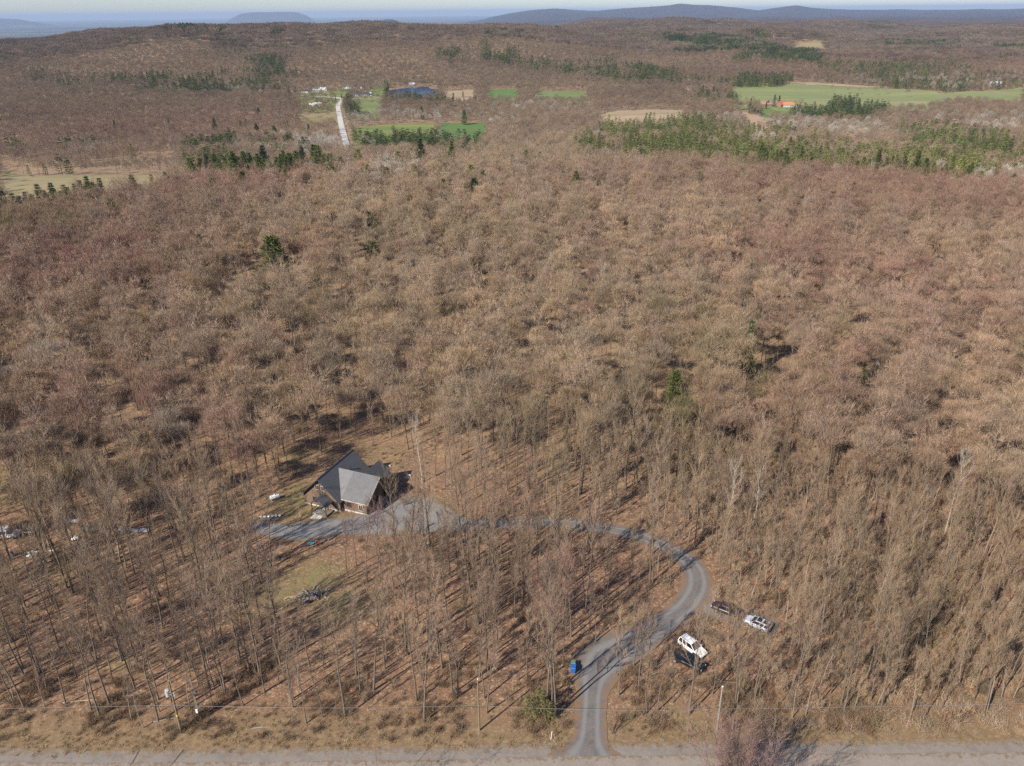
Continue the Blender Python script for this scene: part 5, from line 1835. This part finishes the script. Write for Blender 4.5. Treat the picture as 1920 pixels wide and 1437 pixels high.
# wheeled bin lying at the drive side with a green-lidded one behind
bn = thing('wheeled_bin', 'bright blue wheeled bin at the edge of the driveway', 'bin', on(1075, 1261), R(-12))
MB().loft([[(-.30, -.36, .08), (.30, -.36, .08), (.30, .36, .08), (-.30, .36, .08)], [(-.40, -.46, 1.15), (.40, -.46, 1.15), (.40, .46, 1.15), (-.40, .46, 1.15)]]).build('tub', M_BLUE, bn)
ld = MB().loft([[(-.43, -.49, 1.152), (.43, -.49, 1.152), (.43, .52, 1.152), (-.43, .52, 1.152)], [(-.36, -.42, 1.25), (.36, -.42, 1.25), (.36, .45, 1.25), (-.36, .45, 1.25)]]).build('lid', M_BLUE, bn)
MB().cyl((-.3, .56, 1.14), (.3, .56, 1.14), .03, n=8).build('handle', M_BLUE, bn)
for s in (-1, 1):
    MB().cyl((s * .30 - .04, .42, .13), (s * .30 + .04, .42, .13), .13, n=12).build('wheel', M_TYRE, bn)
gb = thing('wheeled_bin', 'dark green lidded bin behind the blue bin', 'bin', on(1075, 1251), R(-6))
M_GREENP = mat('green_plastic', (.10, .17, .11), .5)
MB().loft([[(-.27, -.3, .08), (.27, -.3, .08), (.27, .3, .08), (-.27, .3, .08)], [(-.34, -.38, 1.0), (.34, -.38, 1.0), (.34, .38, 1.0), (-.34, .38, 1.0)]]).build('tub', M_BLACKP, gb)
MB().loft([[(-.37, -.41, 1.002), (.37, -.41, 1.002), (.37, .43, 1.002), (-.37, .43, 1.002)], [(-.3, -.34, 1.09), (.3, -.34, 1.09), (.3, .36, 1.09), (-.3, .36, 1.09)]]).build('lid', M_GREENP, gb)
for s in (-1, 1):
    MB().cyl((s * .26 - .04, .34, .12), (s * .26 + .04, .34, .12), .12, n=12).build('wheel', M_TYRE, gb)

# toys and timbers at the yard edge
M_TURQ = mat('turquoise_plastic', (.07, .30, .35), .5)
M_REDP = mat('red_plastic', (.45, .06, .04), .4)
sdt = thing('sandbox', 'turquoise plastic tub at the near edge of the yard', 'toy', on(584, 1021), .2)
MB().loft([[(.5 * math.cos(a), .34 * math.sin(a), 0) for a in np.linspace(0, 6.28, 16, endpoint=False)], [(.66 * math.cos(a), .44 * math.sin(a), .28) for a in np.linspace(0, 6.28, 16, endpoint=False)]]).build('tub', M_TURQ, sdt)
MB().loft([[(.58 * math.cos(a), .36 * math.sin(a), .282) for a in np.linspace(0, 6.28, 16, endpoint=False)], [(.52 * math.cos(a), .32 * math.sin(a), .30) for a in np.linspace(0, 6.28, 16, endpoint=False)]]).build('filling', mat('tub_water', (.09, .33, .38), .4), sdt)
ct = thing('toy_cart', 'small red and green toy cart beside the turquoise tub', 'toy', on(597, 1021), .5)
MB().box(-.45, .15, -.3, .3, .2, .5).build('box', M_REDP, ct)
MB().box(.17, .55, -.28, .28, .2, .42).build('seat', M_GREENP, ct)
MB().box(-.5, -.44, -.3, .3, .5, .8).build('backrest', M_TURQ, ct)
for xx in (-.3, .35):
    for s in (-1, 1):
        MB().cyl((xx, s * .32, .14), (xx, s * .40, .14), .14, n=12).build('wheel', M_TYRE, ct)
for k, (a, b, lab) in enumerate(((618, 1010, 'nearer long timber lying at the yard edge'), (627, 1007, 'farther long timber lying beside another one'))):
    tb = MB().box(-1.6, 1.6, -.16, .16, .02, .34).build('timber', M_WOOD, None, loc=on(a, b, 0))
    tb.rotation_euler[2] = heading((612, 1016), (634, 1002))
    tb['label'], tb['category'], tb['group'] = lab, 'timber', 'timbers at the yard edge'

# brush pile on the lawn
br = thing('brush_pile', 'pile of grey limbs and split wood on the lawn', 'brush pile', on(579, 1122, 0))
br.scale = (1.65, 1.5, 1.45)
M_LIMB = mat('grey_limbs', (.36, .33, .29), .9, noise=(5, .7, (.12, .105, .09)))
M_SPLIT = mat('fresh_wood', (.44, .35, .24), .85)
rq = random.Random(5)
for i in range(64):
    a = rq.uniform(0, 6.28)
    rr_ = abs(rq.gauss(0, .75))
    p = Vector((rr_ * 1.3 * math.cos(a) + .5, rr_ * math.sin(a) + .3, max(.05, .75 - rr_ * .45) * rq.uniform(.2, 1)))
    az = rq.uniform(0, 6.28)
    d = Vector((math.cos(az), math.sin(az), rq.uniform(-.2, .5))) * rq.uniform(.4, 1.1)
    if p.z + d.z < .04:
        d.z = .04 - p.z
    MB().cyl(p, p + d, rq.uniform(.025, .08), rq.uniform(.015, .03), n=6).build('limb', M_LIMB, br)
for i in range(20):
    p = Vector((-1.3 + rq.gauss(0, .5), -.25 + rq.gauss(0, .35), rq.uniform(.05, .35)))
    az = rq.uniform(0, 6.28)
    d = Vector((math.cos(az), math.sin(az), rq.uniform(-.05, .35))) * rq.uniform(.35, .7)
    MB().cyl(p, p + d, .05, .045, n=5).build('split_stick', M_SPLIT, br)
MB().box(.3, .9, -.6, -.2, .25, .6, .5).build('split_block', mat('block_wood', (.42, .27, .19), .85), br)
MB().lump((.2, -.75, .15), (.3, .25, .2), seed=3).build('charred_log', M_BLACKP, br)

# fallen logs
for a0, a1, rad, lab in (((1362, 1243), (1403, 1220), .09, 'pale fallen trunk right of the black pickup'), ((1378, 1247), (1402, 1230), .06, 'thinner pale fallen trunk beside a longer one'), ((118, 1319), (181, 1313), .10, 'pale fallen log across the left verge'),
                         ((472, 1367), (506, 1364), .08, 'short pale log on the verge right of the transformer pole'), ((284, 1355), (335, 1347), .08, 'long thin pale stick at the foot of the transformer pole'), ((540, 1353), (560, 1337), .06, 'thin pale stick slanting on the verge'),
                         ((655, 1117), (668, 1130), .07, 'short pale stick right of the brush pile'), ((1578, 1358), (1608, 1378), .05, 'slanting pale stick on the right verge'), ((226, 1306), (270, 1306), .07, 'pale log lying behind the transformer pole')):
    p0, p1 = ground(*a0), ground(*a1)
    mid = (p0 + p1) / 2
    mb = MB()
    pts = [p0, p0.lerp(p1, .5) + Vector((.05, .06, .03)), p1]
    for i in range(2):
        mb.cyl(pts[i] - mid + Vector((0, 0, rad)), pts[i + 1] - mid + Vector((0, 0, rad)), rad * (1 - .3 * i), rad * (.7 - .25 * i), n=7)
    d = (p1 - p0) * .25
    mb.cyl(pts[1] - mid + Vector((0, 0, rad)), pts[1] - mid + Vector((d.x * .5 - d.y * .6, d.y * .5 + d.x * .6, rad + .25)), rad * .4, rad * .15, n=5)
    lg = mb.build('fallen_log', M_SPLIT if rad > .08 else M_LIMB, None, loc=mid)
    lg['label'], lg['category'] = lab, 'log'

# ----------------------------------------------------------------- utility poles and cable
M_POLE = mat('pole_wood', (.215, .165, .095), .85, noise=(4, .7, (.13, .10, .06)))
M_POLEG = mat('grey_pole_wood', (.28, .25, .215), .85, noise=(4, .6, (.20, .18, .155)))
M_STEEL = mat('galvanised', (.52, .54, .56), .4, .4)
M_YEL = mat('yellow_marker', (.62, .46, .03), .5)


def pole(label, px_, py_, hgt, rad, m_, lean=0.0):
    o = thing('utility_pole', label, 'utility pole', on(px_, py_, -.1))
    o.rotation_euler[1] = lean
    MB().cyl((0, 0, 0), (0, 0, hgt), rad, rad * .68, n=14).build('shaft', m_, o)
    return o


p1 = pole('wooden utility pole carrying a grey transformer can', 340, 1373, 10.0, .17, M_POLE)
MB().cyl((-.55, -.1, 7.3), (-.55, -.1, 8.25), .28, n=16).cyl((-.55, -.1, 8.25), (-.55, -.1, 8.33), .30, n=16).build('transformer', M_STEEL, p1)
MB().box(-.35, -.05, -.16, -.04, 7.5, 7.6).box(-.35, -.05, -.16, -.04, 8.0, 8.1).build('bracket', M_STEEL, p1)
for k in (-.66, -.44):
    MB().cyl((k, -.1, 8.33), (k, -.1, 8.62), .045, .03, n=8).build('bushing', M_WHITE, p1)
MB().cyl((0, 0, 9.98), (0, 0, 10.25), .06, n=8).build('insulator', M_STEEL, p1)
MB().box(.1, .34, -.03, .03, 7.2, 7.28).box(.1, .34, -.03, .03, 7.7, 7.78).cyl((.34, 0, 7.0), (.34, 0, 7.9), .06, n=8).build('cutout', M_STEEL, p1)
MB().cyl((0, 0, 3.3), (0, 0, 3.62), .163, .161, n=14).build('marker_band', M_YEL, p1)
p2 = pole('slim dark service pole with white meter boxes', 373, 1346, 8.6, .11, M_POLE)
MB().box(-.14, .16, -.26, -.12, 1.3, 1.95).build('meter_box', M_WHITE, p2)
MB().box(.1, .32, -.12, .06, 5.0, 5.35).build('junction_box', M_WHITE, p2)
MB().cyl((.13, -.06, 1.9), (.13, -.06, 8.2), .03, n=8).build('conduit', M_STEEL, p2)
p3 = pole('plain wooden utility pole in the middle of the verge', 899, 1370, 9.9, .14, M_POLE)
MB().cyl((0, 0, 9.9), (0, 0, 10.1), .07, n=8).build('insulator', M_WHITE, p3)
p4 = pole('bare weathered grey pole right of the driveway', 1344, 1368, 8.4, .15, M_POLEG)
MB().cyl((0, 0, 8.4), (0, 0, 8.46), .13, n=12).build('cap', M_WHITE, p4)
cb = MB()
pts = []
anch = [Vector((-140, 85.4, 5.6)), p1.location + Vector((0, -.19, 5.6)), p3.location + Vector((0, -.16, 5.2)), p4.location + Vector((0, -.17, 4.3)), Vector((140, 86.5, 4.6))]
for a, b in zip(anch[:-1], anch[1:]):
    for i in range(14):
        t = i / 14
        pts.append(a.lerp(b, t) - Vector((0, 0, .5 * 4 * t * (1 - t))))
pts.append(anch[-1])
for a, b in zip(pts[:-1], pts[1:]):
    cb.cyl(a, b, .022, n=5, cap=False)
c_ = cb.build('overhead_cable', mat('cable', (.20, .195, .19), .6), None)
c_['label'], c_['category'] = 'thin overhead cable strung along the row of roadside poles', 'cable'
cw = MB()
a, b = p1.location + Vector((0, .15, 9.6)), p2.location + Vector((0, -.1, 8.4))
for i in range(6):
    q0, q1 = a.lerp(b, i / 6), a.lerp(b, (i + 1) / 6)
    cw.cyl(q0, q1, .02, n=5, cap=False)
c_ = cw.build('service_drop', M_BLACKP, None)
c_['label'], c_['category'] = 'short black cable from the transformer pole to the slim pole', 'cable'
st = thing('marker_post', 'short white marker stake left of the driveway mouth', 'post', on(1033, 1387, 0))
MB().cyl((0, 0, 0), (.12, 0, 1.5), .05, n=8).build('stake', M_WHITE, st)
MB().box(.05, .2, -.02, .02, 1.45, 1.6).build('cap', M_TRIM, st)

# ----------------------------------------------------------------- far houses in the valley
HW = {k: mat('far_' + k, c, .8) for k, c in dict(white=(.70, .69, .66), cream=(.58, .52, .42), grey=(.40, .41, .43), brown=(.22, .13, .09), red=(.42, .09, .06), blue=(.16, .22, .34), dark=(.07, .07, .075),
                                                 orange=(.40, .16, .08), green=(.10, .16, .13), tin=(.62, .63, .64), salmon=(.30, .16, .12)).items()}


def house_far(label, px_, py_, L, W, hw, hr, rz_, wall, roof, lean_to=0, chim=False, cat='house', name='valley_house'):
    x_, y_ = at(px_, py_)
    o = thing(name, label, cat, (x_, y_, float(height(x_, y_)) + .2), rz_)
    b_ = MB().box(-L / 2, L / 2, -W / 2, W / 2, -1.5, hw)
    b_.loft([[(-L / 2, -W / 2, hw), (-L / 2, W / 2, hw), (-L / 2, .02, hw + hr - .25), (-L / 2, -.02, hw + hr - .25)], [(L / 2, -W / 2, hw), (L / 2, W / 2, hw), (L / 2, .02, hw + hr - .25), (L / 2, -.02, hw + hr - .25)]])
    b_.build('wall', HW[wall], o)
    e = .5
    zz = hw - hr * e / (W / 2)
    r_ = MB().slab([(-L / 2 - e, 0, hw + hr), (-L / 2 - e, -W / 2 - e, zz), (L / 2 + e, -W / 2 - e, zz), (L / 2 + e, 0, hw + hr)], .2)
    r_.slab([(-L / 2 - e, .003, hw + hr), (L / 2 + e, .003, hw + hr), (L / 2 + e, W / 2 + e, zz), (-L / 2 - e, W / 2 + e, zz)], .2)
    ro = r_.build('roof', HW[roof], o)
    if chim:
        MB().box(L * .2, L * .2 + .8, -.4, .4, hw, hw + hr + 1.2).build('chimney', HW['brown'], ro)
    nw = max(2, int(L / 3.5))
    for i in range(nw):
        u = -L / 2 + L * (i + .5) / nw
        if i == nw // 2:
            MB().box(u - .5, u + .5, -W / 2 - .06, -W / 2 - .003, -.1, 2.1).build('door', HW['dark'], o)
        else:
            f_ = MB().box(u - .65, u + .65, -W / 2 - .06, -W / 2 - .003, .9, 2.2).build('window', HW['white'], o)
            MB().box(u - .52, u + .52, -W / 2 - .09, -W / 2 - .062, 1.0, 2.1).build('pane', M_WINDOW, f_)
    if lean_to:
        MB().box(L / 2 + .01, L / 2 + lean_to, -W * .4, W * .4, -1.2, hw * .75).build('annex', HW[wall], o)
        MB().slab([(L / 2 + .02, -W * .45, hw * .95), (L / 2 + lean_to + .4, -W * .45, hw * .78), (L / 2 + lean_to + .4, W * .45, hw * .78), (L / 2 + .02, W * .45, hw * .95)], .15).build('annex_roof', HW[roof], o)
    return o


house_far('pale-roofed shed left of the far road', 586, 200, 9, 8, 3, 1.6, .2, 'white', 'tin')
house_far('longer white-roofed barn beside the pale shed', 596, 199, 13, 9, 3.2, 2, .2, 'white', 'tin')
house_far('long low pale-roofed farm building behind the barn', 598, 172, 22, 9, 3, 1.8, .1, 'grey', 'tin', 0)
house_far('short pale-roofed building at the end of the long one', 607, 170, 12, 9, 3.6, 2, .1, 'white', 'tin')
house_far('dark-roofed cottage with a white gable at the wood edge', 573, 174, 14, 9, 3, 2.2, -.3, 'white', 'dark')
house_far('white house with a green roof on the valley lawn', 652, 166, 18, 10, 3.5, 2.4, .15, 'white', 'green', 5, True)
house_far('small white cottage on the green lawn', 681, 166, 8, 7, 3, 2, .4, 'cream', 'brown')
house_far('long grey-blue house with a dark roof before the pond', 678, 181, 26, 11, 4, 3, .05, 'grey', 'dark', 6, True)
house_far('small white outbuilding right of the grey-blue house', 692, 179, 8, 7, 3.4, 1.5, .05, 'white', 'tin')
house_far('low dark boathouse on the far bank of the pond', 795, 156, 14, 9, 3, 2, 0, 'brown', 'dark')
house_far('grey cabin on the far bank of the pond', 773, 160, 10, 8, 3, 2, 0, 'grey', 'tin')
house_far('white house half hidden by evergreens at the wide field', 1298, 169, 20, 11, 4, 3, .2, 'white', 'tin')
house_far('red-orange roofed house behind the pines', 1326, 167, 20, 12, 4, 4, -.3, 'cream', 'salmon')
house_far('narrow orange-roofed house above the ploughed field', 1362, 194, 19, 9, 3.5, 3, -.7, 'cream', 'orange')
house_far('brown house with a pink roof on the green lawn', 1431, 200, 22, 10, 3.5, 3.4, .1, 'brown', 'salmon')
house_far('red-roofed house left of the orange-roofed barn', 1465, 201, 13, 10, 4, 4, .5, 'brown', 'red')
house_far('bright orange-roofed white house at the field edge', 1478, 201, 16, 10, 3.5, 3.2, -.1, 'grey', 'orange', 5)
house_far('pale farmhouse among trees at the far right of the wide field', 1866, 161, 22, 11, 4, 3, .1, 'grey', 'tin')

# ----------------------------------------------------------------- air
hzm = bpy.data.materials.new('haze_air')
hzm.use_nodes = True
ht = hzm.node_tree
for n_ in list(ht.nodes):
    if n_.type != 'OUTPUT_MATERIAL':
        ht.nodes.remove(n_)
pv = ht.nodes.new('ShaderNodeVolumePrincipled')
pv.inputs['Color'].default_value = (.47, .59, .78, 1)
pv.inputs['Density'].default_value = 3.0e-5
ht.links.new(pv.outputs[0], [n_ for n_ in ht.nodes if n_.type == 'OUTPUT_MATERIAL'][0].inputs['Volume'])
hb = MB().box(-90000, 90000, -90000, 90000, -300, 232).build('haze', hzm, None)
hb['kind'], hb['label'] = 'stuff', 'thin blue air over the far hills'
